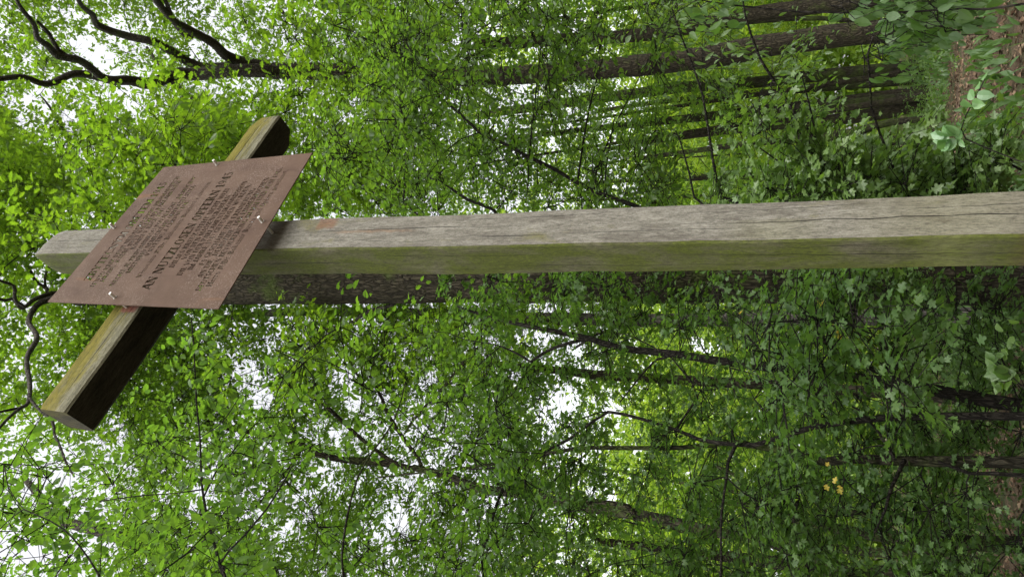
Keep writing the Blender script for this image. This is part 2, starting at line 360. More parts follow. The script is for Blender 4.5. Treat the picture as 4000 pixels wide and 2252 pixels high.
G['G'] = (.86, arc(.44, .5, .39, .52, 45, 330)+bar(.74, .68, .74, .98, .05)+bar(.70, .02, .70, .42, T_)+bar(.56, .42, .84, .42, SF))
G['H'] = (.94, stem(.19)+stem(.75)+bar(.2, .51, .75, .51, SF))
G['I'] = (.40, stem(.20))
G['J'] = (.56, stem(.36, .2, 1, 0, 1)+arc(.22, .2, .225, .22, 180, 360, T_))
G['K'] = (.88, stem(.19)+bar(.25, .42, .68, .97, N_)+dg(.72, 0, .40, .58, T_)+sf(.68, .97, .13)+sf(.74, .03, .14))
G['L'] = (.70, stem(.19)+bar(.2, .03, .66, .03, SF)+bar(.65, 0, .65, .28, .05))
G['M'] = (1.06, stem(.14, 0, 1, 1, 1, N_)+stem(.88, 0, 1, 1, 1)+dg(.50, .02, .18, 1, T_)+dg(.50, .02, .84, 1, N_))
G['N'] = (.90, stem(.15, 0, 1, 1, 1, N_)+stem(.75, 0, 1, 0, 1, N_)+dg(.70, 0, .20, 1, T_))
G['O'] = (.88, arc(.44, .5, .39, .52, 0, 360))
G['P'] = (.72, stem(.19)+bar(.2, .97, .42, .97, SF)+bar(.2, .45, .42, .45, SF)+arc(.40, .71, .27, .29, -90, 90))
G['R'] = (.84, stem(.19)+bar(.2, .97, .42, .97, SF)+bar(.2, .5, .42, .5, SF)+arc(.40, .735, .26, .265, -90, 90)+dg(.72, 0, .44, .5, T_)+sf(.76, .03, .10))
G['S'] = (.66, arc(.33, .74, .25, .28, 30, 270)+arc(.33, .265, .27, .285, -150, 90)+bar(.57, .7, .57, .98, .05)+bar(.07, .02, .07, .3, .05)+bar(.2, .62, .48, .42, .16))
G['T'] = (.78, stem(.39, 0, 1, 1, 0)+bar(.06, .97, .72, .97, SF)+bar(.07, .74, .07, 1, .05)+bar(.71, .74, .71, 1, .05))
G['U'] = (.88, stem(.20, .3, 1, 0, 1)+stem(.72, .3, 1, 0, 1, N_)+arc(.435, .3, .32, .32, 180, 360, .12))
G['V'] = (.84, dg(.41, 0, .12, 1, T_)+dg(.43, 0, .74, 1, N_)+sf(.12, .97)+sf(.74, .97, .12))
G['W'] = (1.16, dg(.35, 0, .12, 1, T_)+dg(.37, 0, .58, 1, N_)+dg(.80, 0, .57, 1, T_)+dg(.82, 0, 1.04, 1, N_)+sf(.12, .97)+sf(.57, .97)+sf(1.04, .97, .11))
G['Y'] = (.82, stem(.41, 0, .5, 1, 0)+dg(.38, .45, .11, 1, T_)+dg(.45, .45, .72, 1, N_)+sf(.12, .97)+sf(.71, .97, .12))
G['Z'] = (.74, dg(.15, 0, .57, 1, T_)+bar(.08, .97, .66, .97, SF)+bar(.06, .03, .68, .03, SF)+bar(.08, .74, .08, 1, .05)+bar(.67, 0, .67, .27, .05))
G['1'] = (.56, stem(.29, 0, 1, 1, 0)+bar(.08, .84, .3, .96, .07))
G['9'] = (.66, arc(.33, .68, .27, .33, 0, 360, .14)+arc(.2, .62, .40, .62, -80, 10, .14))
G['4'] = (.68, bar(.45, 0, .45, 1, T_)+bar(.05, .27, .64, .27, .07)+bar(.06, .27, .42, .98, N_)+sf(.45, .03, .15))
G['5'] = (.64, arc(.28, .31, .31, .33, -150, 110, .15)+bar(.16, .55, .16, 1, .06)+bar(.14, .94, .56, .94, .12))
G['7'] = (.62, dg(.22, 0, .52, .95, .12)+bar(.07, .94, .58, .94, .12)+bar(.08, .78, .08, 1, .05))
xh = .66
G['a'] = (.58, arc(.24, .2, .19, .21, 60, 300, .13)+bar(.40, .04, .40, .5, .13)+arc(.27, .46, .195, .2, 0, 160, .12)+bar(.38, .03, .54, .03, SF)+bar(.2, .38, .4, .40, .05))
G['b'] = (.66, bar(.17, 0, .17, 1.05, .13)+arc(.33, .33, .27, .35, -140, 140, .15)+bar(.04, 1.02, .17, 1.02, SF))
G['d'] = (.66, bar(.48, 0, .48, 1.05, .13)+arc(.32, .33, .27, .35, 40, 320, .15)+bar(.36, 1.02, .5, 1.02, SF)+bar(.46, .03, .62, .03, SF))
G['e'] = (.58, arc(.30, .33, .25, .35, 0, 310, .14)+bar(.1, .36, .53, .36, .05))
G['f'] = (.42, stem(.19, 0, .85, 1, 0, .13, .07)+bar(.05, .63, .38, .63, SF)+arc(.33, .83, .2, .22, 60, 180, .1))
G['g'] = (.60, arc(.28, .43, .2, .24, 0, 360, .12)+arc(.28, -.1, .23, .15, 0, 360, .1)+bar(.12, .12, .45, .02, .10)+bar(.42, .62, .56, .64, .06))
G['h'] = (.70, stem(.17, 0, 1.05, 1, 0, .13, .06)+arc(.35, .42, .235, .25, 0, 130, .13)+stem(.52, 0, .42, 1, 0, .13, .06)+bar(.04, 1.02, .17, 1.02, SF))
G['i'] = (.36, stem(.18, 0, xh, 1, 0, .13, .07)+bar(.05, xh-.03, .18, xh-.03, SF)+bar(.18, .84, .18, .98, .14))
G['ı'] = (.36, stem(.18, 0, xh, 1, 0, .13, .07)+bar(.05, xh-.03, .18, xh-.03, SF))
G['m'] = (1.04, stem(.17, 0, xh, 1, 0, .13, .06)+arc(.34, .42, .23, .25, 0, 130, .13)+stem(.51, 0, .42, 1, 0, .13, .06)+arc(.68, .42, .23, .25, 0, 130, .13)+stem(.85, 0, .42, 1, 0, .13, .06)+bar(.04, xh-.03, .17, xh-.03, SF))
G['n'] = (.70, stem(.17, 0, xh, 1, 0, .13, .06)+arc(.35, .42, .235, .25, 0, 130, .13)+stem(.52, 0, .42, 1, 0, .13, .06)+bar(.04, xh-.03, .17, xh-.03, SF))
G['o'] = (.62, arc(.31, .33, .26, .35, 0, 360, .14))
G['p'] = (.66, stem(.17, -.3, xh, 1, 0, .13, .06)+arc(.33, .33, .27, .35, -140, 140, .15)+bar(.04, xh-.03, .17, xh-.03, SF))
G['r'] = (.48, stem(.17, 0, xh, 1, 0, .13, .06)+arc(.36, .45, .19, .22, 60, 160, .1)+bar(.40, .5, .40, .62, .1)+bar(.04, xh-.03, .17, xh-.03, SF))
G['t'] = (.42, bar(.18, .12, .18, .86, .13)+bar(.04, .63, .36, .63, SF)+arc(.29, .16, .17, .18, 180, 320, .1))
G['u'] = (.70, bar(.17, .24, .17, xh, .13)+arc(.34, .24, .235, .25, 180, 320, .13)+bar(.52, 0, .52, xh, .13)+bar(.04, xh-.03, .17, xh-.03, SF)+bar(.4, xh-.03, .53, xh-.03, SF)+bar(.52, .03, .66, .03, SF))
G['v'] = (.62, dg(.31, 0, .10, xh, .13)+dg(.33, 0, .53, xh, .05)+sf(.11, xh-.03, .11)+sf(.53, xh-.03, .09))
G['w'] = (.90, dg(.28, 0, .10, xh, .13)+dg(.30, 0, .45, xh, .05)+dg(.62, 0, .45, xh, .13)+dg(.64, 0, .80, xh, .05)+sf(.11, xh-.03, .11)+sf(.80, xh-.03, .09))
G['z'] = (.54, dg(.12, 0, .42, xh, .13)+bar(.06, xh-.03, .48, xh-.03, SF)+bar(.05, .03, .5, .03, SF))
G['.'] = (.28, bar(.14, 0, .14, .15, .15))
G[','] = (.28, bar(.14, 0, .14, .15, .15)+dg(.09, -.16, .16, .04, .07))
G['„'] = (.46, bar(.12, 0, .12, .14, .13)+dg(.08, -.16, .14, .04, .07)+bar(.33, 0, .33, .14, .13)+dg(.29, -.16, .35, .04, .07))
G['“'] = (.46, bar(.13, .78, .13, .92, .13)+dg(.11, .88, .17, 1.06, .07)+bar(.34, .78, .34, .92, .13)+dg(.32, .88, .38, 1.06, .07))
G[' '] = (.36, [])
def acc(base, kind, lower=False, xo=None):
    w_, P = G[base]; y = .78 if lower else 1.09; x = w_/2 if xo is None else xo
    A = {'acute': bar(x-.05, y, x+.1, y+.17, .08), 'caron': bar(x, y, x-.14, y+.14, .07)+bar(x, y, x+.14, y+.14, .07),
         'ring': arc(x, y+.1, .11, .11, 0, 360, .045, .045, 8), 'uml': bar(x-.13, y, x-.13, y+.13, .12)+bar(x+.13, y, x+.13, y+.13, .12)}[kind]
    return (w_, P+A)
for c, b, k in (('Č', 'C', 'caron'), ('Ý', 'Y', 'acute'), ('Ě', 'E', 'caron'), ('Ř', 'R', 'caron'), ('Í', 'I', 'acute'), ('Ž', 'Z', 'caron'), ('Ů', 'U', 'ring'),
                ('É', 'E', 'acute'), ('Ť', 'T', 'caron'), ('Á', 'A', 'acute'), ('Ä', 'A', 'uml'), ('Ö', 'O', 'uml'), ('Ü', 'U', 'uml')): G[c] = acc(b, k)
for c, b, k in (('ě', 'e', 'caron'), ('á', 'a', 'acute'), ('í', 'ı', 'acute'), ('ž', 'z', 'caron')): G[c] = acc(b, k, True)

LINES = [(5.190, -.262, .459, .053, 'ZBYTEČNÝM OBĚTEM 1945'), (5.120, -.307, .499, .031, 'TENTO KŘÍŽ STOJÍ NEDALEKO DVOU HROMADNÝCH'),
 (5.076, -.267, .461, .031, 'HROBŮ, KTERÉ BYLY NALEZENY PARLAMENTNÍ'), (5.031, -.052, .253, .031, 'KOMISÍ V ROCE 1947.'),
 (4.973, -.294, .496, .031, 'NECHŤ JE PŘIPOMÍNKOU POVÁLEČNÉ „DEMOCIDY“'), (4.922, -.212, .411, .031, 'MÍSTNÍHO NĚMECKÉHO OBYVATELSTVA'),
 (4.876, -.098, .304, .031, 'V KVĚTNU A ČERVNU 1945.'), (4.815, -.239, .436, .033, 'Věnováno JUDr. Bohumíru Bunžovi a obětem.'),
 (4.686, -.313, .496, .058, 'AN NUTZLOSEN OPFERN 1945'), (4.626, -.175, .370, .032, 'DIESES KREUZ STEHT NICHT WEIT'),
 (4.578, -.125, .319, .032, 'VON DEN MASSENGRÄBERN,'), (4.530, -.225, .414, .032, 'DIE VON DER PARLAMENTSKOMMISSION'),
 (4.483, -.192, .386, .032, 'IM JAHRE 1947 GEFUNDEN WURDEN.'), (4.426, -.162, .351, .032, 'ES GESCHÄHE ZUR ERINNERUNG'),
 (4.380, -.237, .427, .032, 'AN DIE „DEMOZIDE“ DER EINHEIMISCHEN'), (4.331, -.315, .496, .032, 'DEUTSCHEN BEVÖLKERUNG IM MAI UND JUNI 1945.'),
 (4.281, -.289, .476, .032, 'Herrn JUDr. Bohumír Bunža und Opfern gewidmet.')]
def plate():
    TLc, TRc, BRc, BLc = (-.404, 5.404), (.595, 5.341), (.593, 4.191), (-.412, 4.143)
    def edge_x(z, a, b): return a[0] + (b[0]-a[0])*(z-a[1])/(b[1]-a[1])
    # horizontal strips, one per text line
    cuts = []
    for i, (z, *_ ) in enumerate(LINES):
        if i < len(LINES)-1:
            zb, cap = LINES[i+1][0], LINES[i+1][3]; cuts.append(z - .36*(z - (zb+cap*1.4)) if z-(zb+cap*1.4) > 0 else (z+zb+cap*1.4)/2)
    front = []; bd = []
    bounds = [None] + cuts + [None]
    for i, (z, x0, x1, cap, txt) in enumerate(LINES):
        top, bot = bounds[i], bounds[i+1]
        if top is None: poly = [TLc, None, None, TRc]
        poly = []
        poly.append(TLc if top is None else (edge_x(top, TLc, BLc), top))
        poly.append(BLc if bot is None else (edge_x(bot, TLc, BLc), bot))
        poly.append(BRc if bot is None else (edge_x(bot, TRc, BRc), bot))
        poly.append(TRc if top is None else (edge_x(top, TRc, BRc), top))
        verts = [Vector(p) for p in poly]; faces = [[0, 1, 2, 3]]
        cap *= 1.12; tot = sum(G[c][0] for c in txt); sx = (x1-x0)/tot; x = x0
        for c in txt:
            wd, P = G[c]
            for q in P:
                a = [(x+u*sx, z+v*cap) for u, v in q]
                ar = sum(a[k][0]*a[(k+1) % 4][1]-a[(k+1) % 4][0]*a[k][1] for k in range(4))
                if abs(ar) < 1e-9: continue
                if ar < 0: a = a[::-1]
                faces.append(list(range(len(verts), len(verts)+4))); verts += [Vector(p) for p in a]
            x += wd*sx
        vo, eo, fo, _, _, of = geometry.delaunay_2d_cdt(verts, [], faces, 1, 1e-6, True)
        b0 = len(front); keep = [f for f, o in zip(fo, of) if o and all(k == 0 for k in o)]
        vo = [(v.x, v.y) for v in vo]
        front.append((vo, keep))
    key = {}; V = []; Fc = []
    for vo, keep in front:
        mp = []
        for v in vo:
            k = (round(v[0], 5), round(v[1], 5))
            if k not in key: key[k] = len(V); V.append(v)
            mp.append(key[k])
        for f in keep:
            t = [mp[k] for k in f]
            if len(set(t)) == 3:
                a = (V[t[1]][0]-V[t[0]][0])*(V[t[2]][1]-V[t[0]][1])-(V[t[2]][0]-V[t[0]][0])*(V[t[1]][1]-V[t[0]][1])
                if a < 0: t = t[::-1]
                Fc.append(t)
    from collections import defaultdict
    ec = defaultdict(int)
    for t in Fc:
        for k in range(3): ec[(t[k], t[(k+1) % 3])] += 1
    n = len(V); yf, yb = -.082, -.077
    W = np.array([(v[0], yf, v[1]) for v in V] + [(v[0], yb, v[1]) for v in V])
    tris = [t for t in Fc] + [(t[2]+n, t[1]+n, t[0]+n) for t in Fc]
    quads = [(b, a, a+n, b+n) for (a, b), c in ec.items() if (b, a) not in ec]
    t = NT('rusty_steel'); v = t.coord('Object')
    n1 = t.noise(v, 5, 6, .6); n2 = t.noise(v, 120, 4, .7, .8); n3 = t.noise(t.coord('Object', (1, 1, .25)), 9, 6, .7, .5)
    c = t.mix(t.ramp(n1, [(.35, 0.), (.65, 1.)]), (.088, .052, .034), (.122, .076, .052))
    c = t.mix(t.ramp(n3, [(.35, .6), (.5, 0.)]), c, (.07, .038, .026))
    pale = t.math('MULTIPLY', t.ramp(n2, [(.51, 0.), (.60, 1.)]), t.ramp(t.noise(v, 3.6, 5, .65), [(.44, .04), (.60, .65)]))
    c = t.mix(pale, c, (.21, .16, .13))
    og = t.ramp(t.noise(t.coord('Object', (1, 1, .12), (0, R_(18), 0)), 7, 3, .5), [(.66, 0.), (.72, .55)])
    c = t.mix(og, c, (.22, .10, .04))
    m = t.principled(c, .75, t.math('ADD', n2, t.noise(v, 300, 3)), .25, .002, spec=.15)
    m2 = NT('rusty_steel_edge').principled((.05, .03, .025), .8) if False else m
    o = mesh_obj('inscription_plate', W, [tris, quads], m, cross); o['label'] = 'square rusty steel plate with cut-out Czech and German inscription'
    return o
pl = plate()
steel = NT('stainless_steel').principled((.75, .74, .70), .45, metallic=.5)
steel_dark = NT('grey_steel').principled((.2, .19, .18), .5, metallic=.6)
def prism(cx, cz, y0, y1, r, n=6, rot=0.3):
    a = [rot+2*math.pi*k/n for k in range(n)]
    V = [(cx+r*math.cos(t), y0, cz+r*math.sin(t)) for t in a] + [(cx+r*math.cos(t), y1, cz+r*math.sin(t)) for t in a]
    V += [(cx, y0, cz), (cx, y1, cz)]
    Q = [(k, (k+1) % n, n+(k+1) % n, n+k) for k in range(n)]; T = [(2*n, (k+1) % n, k) for k in range(n)] + [(2*n+1, n+k, n+(k+1) % n) for k in range(n)]
    return V, Q, T
for (bx, bz) in [(.112, 5.345), (.571, 4.874), (.108, 4.222), (-.365, 4.893)]:
    V, Q, T = prism(bx, bz, -.116, .03, .0075, 12)
    V2, Q2, T2 = prism(bx, bz, -.0845, -.0825, .009, 12); V3, Q3, T3 = prism(bx, bz, -.0765, -.072, .009, 12)
    o1 = len(V); o2 = o1+len(V2)
    V = V+V2+V3; Q = Q+[tuple(i+o1 for i in q) for q in Q2]+[tuple(i+o2 for i in q) for q in Q3]; T = T+[tuple(i+o1 for i in q) for q in T2]+[tuple(i+o2 for i in q) for q in T3]
    mesh_obj('bolt', V, [Q, T], steel, pl)
# ------------------------------------------------------------------ tubes and leaves
def catmull(P, step):
    P = np.asarray(P, float)
    if len(P) < 3: 
        n = max(2, int(np.linalg.norm(P[1, :3]-P[0, :3])/step)+1); t = np.linspace(0, 1, n)[:, None]; return P[0]*(1-t)+P[1]*t
    Q = np.vstack([2*P[0]-P[1], P, 2*P[-1]-P[-2]]); out = []
    for i in range(1, len(Q)-2):
        n = max(1, int(np.linalg.norm(Q[i+1, :3]-Q[i, :3])/step)); p0, p1, p2, p3 = Q[i-1:i+3]
        for k in range(n):
            t = k/n; out.append(.5*((2*p1)+(-p0+p2)*t+(2*p0-5*p1+4*p2-p3)*t*t+(-p0+3*p1-3*p2+p3)*t**3))
    out.append(Q[-2]); return np.array(out)
def tube_mesh(paths, sides=6, rough=0.):
    """paths: list of (n,4) arrays x,y,z,r"""
    Vs, Qs, off = [], [], 0
    for P in paths:
        P = np.asarray(P, float); C = P[:, :3]; r = np.maximum(P[:, 3], .0012); n = len(C)
        if n < 2: continue
        T = np.gradient(C, axis=0); T /= np.linalg.norm(T, axis=1)[:, None]+1e-9
        ref = np.array([1., 0, 0]) if abs(T[0, 0]) < .8 else np.array([0, 1., 0])
        A = np.zeros_like(C); a = ref-T[0]*(ref@T[0]); a /= np.linalg.norm(a); A[0] = a
        for i in range(1, n): a = a-T[i]*(a@T[i]); a /= np.linalg.norm(a)+1e-9; A[i] = a
        B = np.cross(T, A); th = np.linspace(0, 2*math.pi, sides, endpoint=False)
        rr = np.repeat(r[:, None], sides, 1)
        if rough > 0:
            s = np.cumsum(np.r_[0, np.linalg.norm(np.diff(C, axis=0), axis=1)])
            for k in range(5):
                f1 = rng.integers(2, 9); ph = rng.uniform(0, 6.3, 2)
                rr = rr*(1+rough*.5*np.sin(f1*th[None, :]+ph[0]+.5*np.sin(s[:, None]*rng.uniform(.5, 2.5)))*np.sin(s[:, None]*rng.uniform(.8, 5)+ph[1]))
            rr = rr*(1+rough*.35*rng.normal(size=rr.shape))
        V = C[:, None, :]+rr[..., None]*(np.cos(th)[None, :, None]*A[:, None, :]+np.sin(th)[None, :, None]*B[:, None, :])
        i = np.arange(n*sides).reshape(n, sides); j = np.roll(i, -1, 1)
        Qs.append(np.stack([i[:-1].ravel(), j[:-1].ravel(), j[1:].ravel(), i[1:].ravel()], 1)+off); Vs.append(V.reshape(-1, 3)); off += n*sides
    return np.vstack(Vs), np.vstack(Qs)
def template(half, fold=.22, curl=.18, wave=0.):
    up = [(x, y) for x, y in half]; n = len(up); V = []; T = []
    mid = [(x, 0., -curl*x*x) for x, _ in up]
    L = [(x, y, fold*y-curl*x*x+wave*math.sin(k*2.1)) for k, (x, y) in enumerate(up)]; Rr = [(x, -y, fold*y-curl*x*x+wave*math.cos(k*1.7)) for k, (x, y) in enumerate(up)]
    V = mid+L[1:-1]+Rr[1:-1]
    li = [0]+list(range(n, n+n-2))+[n-1]; ri = [0]+list(range(n+n-2, n+2*(n-2)))+[n-1]
    for k in range(n-1):
        for side, s in ((li, 1), (ri, -1)):
            a, b, c, d = k, side[k], side[k+1], k+1
            quad = [a, b, c, d] if s < 0 else [a, d, c, b]
            uq = []
            for q in quad:
                if q not in uq: uq.append(q)
            if len(uq) == 4: T += [(uq[0], uq[1], uq[2]), (uq[0], uq[2], uq[3])]
            elif len(uq) == 3: T.append(tuple(uq))
    return np.array(V), np.array(T)
TPL = {
 'oak': template([(0, 0), (.10, .05), (.24, .19), (.31, .10), (.46, .29), (.54, .14), (.70, .30), (.79, .15), (.92, .15), (1, 0)]),
 'oakm': template([(0, 0), (.24, .19), (.34, .09), (.60, .31), (.72, .14), (.88, .17), (1, 0)]),
 'far': (np.array([(0, 0, 0), (.45, .30, .07), (1, 0, -.15), (.55, -.30, .07)]), np.array([(0, 2, 1), (0, 3, 2)])),
 'round': template([(0, 0), (.12, .20), (.38, .33), (.68, .26), (.88, .10), (1, 0)], .2, .22),
 'maple': template([(0, 0), (.04, .18), (.16, .42), (.30, .17), (.52, .46), (.66, .40), (.68, .14), (.86, .17), (1, 0)], .15, .15),
 'long': template([(0, 0), (.2, .13), (.5, .18), (.8, .10), (1, 0)], .2, .3),
}
def unit(v): return v/(np.linalg.norm(v, axis=-1, keepdims=True)+1e-9)
def leaves_geom(pos, dirs, nor, size, tpl):
    V, T = TPL[tpl]; dirs = unit(dirs); nor = unit(nor-dirs*np.sum(nor*dirs, 1, keepdims=True)); side = np.cross(nor, dirs)
    W = pos[:, None, :]+size[:, None, None]*(V[None, :, 0:1]*dirs[:, None]+V[None, :, 1:2]*side[:, None]+V[None, :, 2:3]*nor[:, None])
    F_ = T[None]+np.arange(len(pos))[:, None, None]*len(V)
    return W.reshape(-1, 3), F_.reshape(-1, 3)
def clump_leaves(centers, rad, twigs, per, tpl, size, droop=.15, flat=.38, tilt=.45, hang=0., want_twigs=True):
    n = len(centers)
    C = np.repeat(centers, twigs, 0); rr = np.repeat(rad, twigs) if np.ndim(rad) else np.full(len(C), rad)
    az = rng.uniform(0, 2*math.pi, len(C)); el = rng.normal(0, flat, len(C))
    d = unit(np.stack([np.cos(az), np.sin(az), el-droop-hang], 1))
    st = C+rng.normal(0, .28, C.shape)*rr[:, None]*np.array([1, 1, .6]); L = rr*rng.uniform(.55, 1.15, len(C))
    t = rng.uniform(.08, 1.02, (len(C), per)); 
    bend = -.25*t*t*L[:, None]
    P = st[:, None, :]+d[:, None, :]*(t*L[:, None])[..., None]; P[..., 2] += bend*(.6+hang)
    s = np.where(rng.random((len(C), per)) < .5, 1., -1.)
    perp = unit(np.stack([-d[:, 1], d[:, 0], np.zeros(len(d))], 1))
    ld = d[:, None, :]*rng.uniform(.3, 1., s.shape)[..., None]+perp[:, None, :]*(s*rng.uniform(.4, 1.1, s.shape))[..., None]
    ld = ld+rng.normal(0, .28, ld.shape); ld[..., 2] -= .15+hang
    nn = np.array([0, 0, 1.])+rng.normal(0, tilt, ld.shape)
    sz = size*rng.uniform(.6, 1.25, s.shape)
    P = P+ld*(.12*size)+rng.normal(0, .02, P.shape)
    tw = []
    if want_twigs:
        for i in range(len(C)):
            a = st[i]; m_ = a+d[i]*L[i]*.5; e = a+d[i]*L[i]; m_[2] -= .06*L[i]*(.6+hang)*.25; e[2] -= .25*L[i]*(.6+hang)
            tw.append((C[i], a, m_, e))
    return P.reshape(-1, 3), ld.reshape(-1, 3), nn.reshape(-1, 3), sz.ravel(), tw

GAPS = [(215,120,50),(255,155,45),(170,30,28),(100,262,62),(55,300,45),(175,300,34),(200,395,32),(20,250,40),(620,940,60),(655,1000,48),(560,960,24),(590,900,30),(860,945,42),(885,1010,32),(960,1000,30),(1080,950,32),
 (1240,855,28),(1310,840,28),(1360,850,34),(1480,800,34),(1420,1000,55),(1380,1050,52),(1500,930,34),(1540,1030,40),(1290,950,28),(1250,1250,42),(730,1330,40),(780,1290,30),(515,1230,42),(478,1290,30),(160,1200,42),
 (60,1240,34),(30,1390,60),(300,1090,38),(890,255,26),(870,295,28),(1080,490,20),(1540,1250,22),(1750,860,40),(1780,880,25),(1490,1240,25),(560,1150,20),(1450,880,30),(1600,1130,24),(840,1090,24),(290,560,18),(480,440,22),(70,150,25),
 (1070,960,30),(1600,880,20),(1150,100,16),(1220,150,12),(880,360,16),(330,1180,30),(260,1290,26),(1420,1120,26),(1730,1190,20)]
GA = np.array(GAPS, float); GA[:, 2] *= .78
def gap_ok(P, slack=0.):
    x, y, z = project(P); d = np.hypot(x[:, None]-GA[None, :, 0], y[:, None]-GA[None, :, 1])
    return ((d-GA[None, :, 2]*(1-slack)).min(1) > 0) | (z < 0)
def sample(rect, slant, n, zmin=.3, gaps=.0, zmax=99):
    x0, x1, y0, y1 = rect; out = []
    while len(out) < n:
        P = at_s(rng.uniform(x0, x1), rng.uniform(y0, y1), (rng.uniform(slant[0]**2, slant[1]**2))**.5)
        if P[2] < zmin or P[2] > zmax: continue
        if gaps is not None and not gap_ok(P[None], gaps)[0] and rng.random() < .93: continue
        out.append(P)
    return np.array(out)

class Tree:
    def __init__(s, name, label, cat, base, group=None):
        s.base = np.array([base[0], base[1], 0.]); s.o = empty(name, s.base); tag(s.o, label, cat, group); s.nodes = []; s.nd = []; s.nr = []; s.paths = []; s.L = []
    def axis(s, pts, part, mat, sides=8, rough=.03, step=.25, ext_down=None, label=None):
        P = catmull(pts, step); V, Q = tube_mesh([P], sides, rough)
        o = mesh_obj(part, V-s.base, [Q], mat, s.o, smooth=True)
        if label: o['label'] = label
        s.nodes += list(P[:, :3]); s.nr += list(P[:, 3]); s.nd += list(unit(np.gradient(P[:, :3], axis=0))); return P
    def grow(s, targets, mat, r_end=.004, step=.3, maxr=.05, minz=1.0):
        if not len(targets): return
        N = np.array(s.nodes); Rn = np.array(s.nr); Dn = np.array(s.nd)
        d0 = np.array([np.min(np.linalg.norm(N-t, axis=1)) for t in targets]); order = np.argsort(d0)
        for i in order:
            t = targets[i]; v = t-N; dist = np.linalg.norm(v, axis=1)
            cosa = np.sum(v*Dn, 1)/(dist+1e-6)
            cost = dist*(1+.45*(1-cosa))+.8*np.maximum(0, N[:, 2]-t[2])
            cost = np.where(N[:, 2] < minz, cost+5, cost)
            j = int(np.argmin(cost)); a = N[j]; L = dist[j]
            if L < .05: continue
            n = max(4, int(L/step)); tt = np.linspace(0, 1, n+1)[:, None]
            out = unit(Dn[j]*.7+v[j]/L*.8)
            mid = (a+t)/2*.5+(a+out*L*.5)*.5+rng.normal(0, .06, 3)*L+np.array([0, 0, .05*L])
            P = (1-tt)**2*a+2*tt*(1-tt)*mid+tt**2*t; P[1:-1] += rng.normal(0, .016, P[1:-1].shape)*min(L, 2)
            r0 = min(Rn[j]*.75, r_end+.006*L, maxr); rr = np.linspace(r0, r_end, n+1)
            s.paths.append((np.c_[P, rr])); N = np.vstack([N, P[1:]]); Rn = np.r_[Rn, rr[1:]]
            Dn = np.vstack([Dn, unit(np.diff(P, axis=0))])
        s.nodes = list(N); s.nr = list(Rn); s.nd = list(Dn)
    def foliage(s, centers, rad, twigs, per, tpl, size, twig_mat=None, tw_r=.0022, gapcut=True, outside=False, **kw):
        P, d, nn, sz, tw = clump_leaves(centers, rad, twigs, per, tpl, size, want_twigs=twig_mat is not None, **kw)
        if gapcut:
            k = gap_ok(P, .12) | (rng.random(len(P)) < .22); P, d, nn, sz = P[k], d[k], nn[k], sz[k]
        if outside:
            x, y, z = project(P); k = ~((x > -25) & (x < 2601) & (y > -25) & (y < 1475) & (z > 0)); P, d, nn, sz = P[k], d[k], nn[k], sz[k]
        k = P[:, 2] > .05; P, d, nn, sz = P[k], d[k], nn[k], sz[k]
        s.L.append((P, d, nn, sz, tpl))
        if twig_mat is not None:
            for c, a, m_, e in tw: s.paths.append(np.array([[*c, tw_r*1.6], [*a, tw_r*1.3], [*m_, tw_r], [*e, tw_r*.6]]))
    def finish(s, leafmat, twmat, twsides=4):
        if s.paths:
            V, Q = tube_mesh(s.paths, twsides); mesh_obj('twigs', V-s.base, [Q], twmat, s.o, smooth=True)
        if s.L:
            Vs, Fs, off = [], [], 0
            for (P, d, nn, sz, tpl) in s.L:
                V, F_ = leaves_geom(P, d, nn, sz, tpl); Vs.append(V); Fs.append(F_+off); off += len(V)
            mesh_obj('crown', np.vstack(Vs)-s.base, [np.vstack(Fs)], leafmat, s.o)
            s.count = sum(len(l[0]) for l in s.L)
def px_path(pts, h0, h1=None, mode='h'):
    """pts: (x, y, width in view px); horizontal distance runs from h0 to h1"""
    h1 = h0 if h1 is None else h1; n = len(pts); out = []
    for k, p in enumerate(pts):
        h = h0+(h1-h0)*k/max(1, n-1); P = at_h(p[0], p[1], h) if mode == 'h' else at_s(p[0], p[1], h)
        out.append([*P, max(.002, p[2]*S*depth(P)/(2*F))])
    return np.array(out)
def to_ground(P, flare=1.35, down=-.15):
    """prepend a flared foot from the first point straight to the ground"""
    a = P[0].copy(); g = a.copy(); g[2] = down; g[3] = a[3]*flare; g2 = a.copy(); g2[2] = min(.5, a[2]*.4); g2[3] = a[3]*(1+(flare-1)*.35)
    if a[2] < .15: return P
    if a[2] < .6: return np.vstack([g, P])
    return np.vstack([g, g2, P])
TREES = []
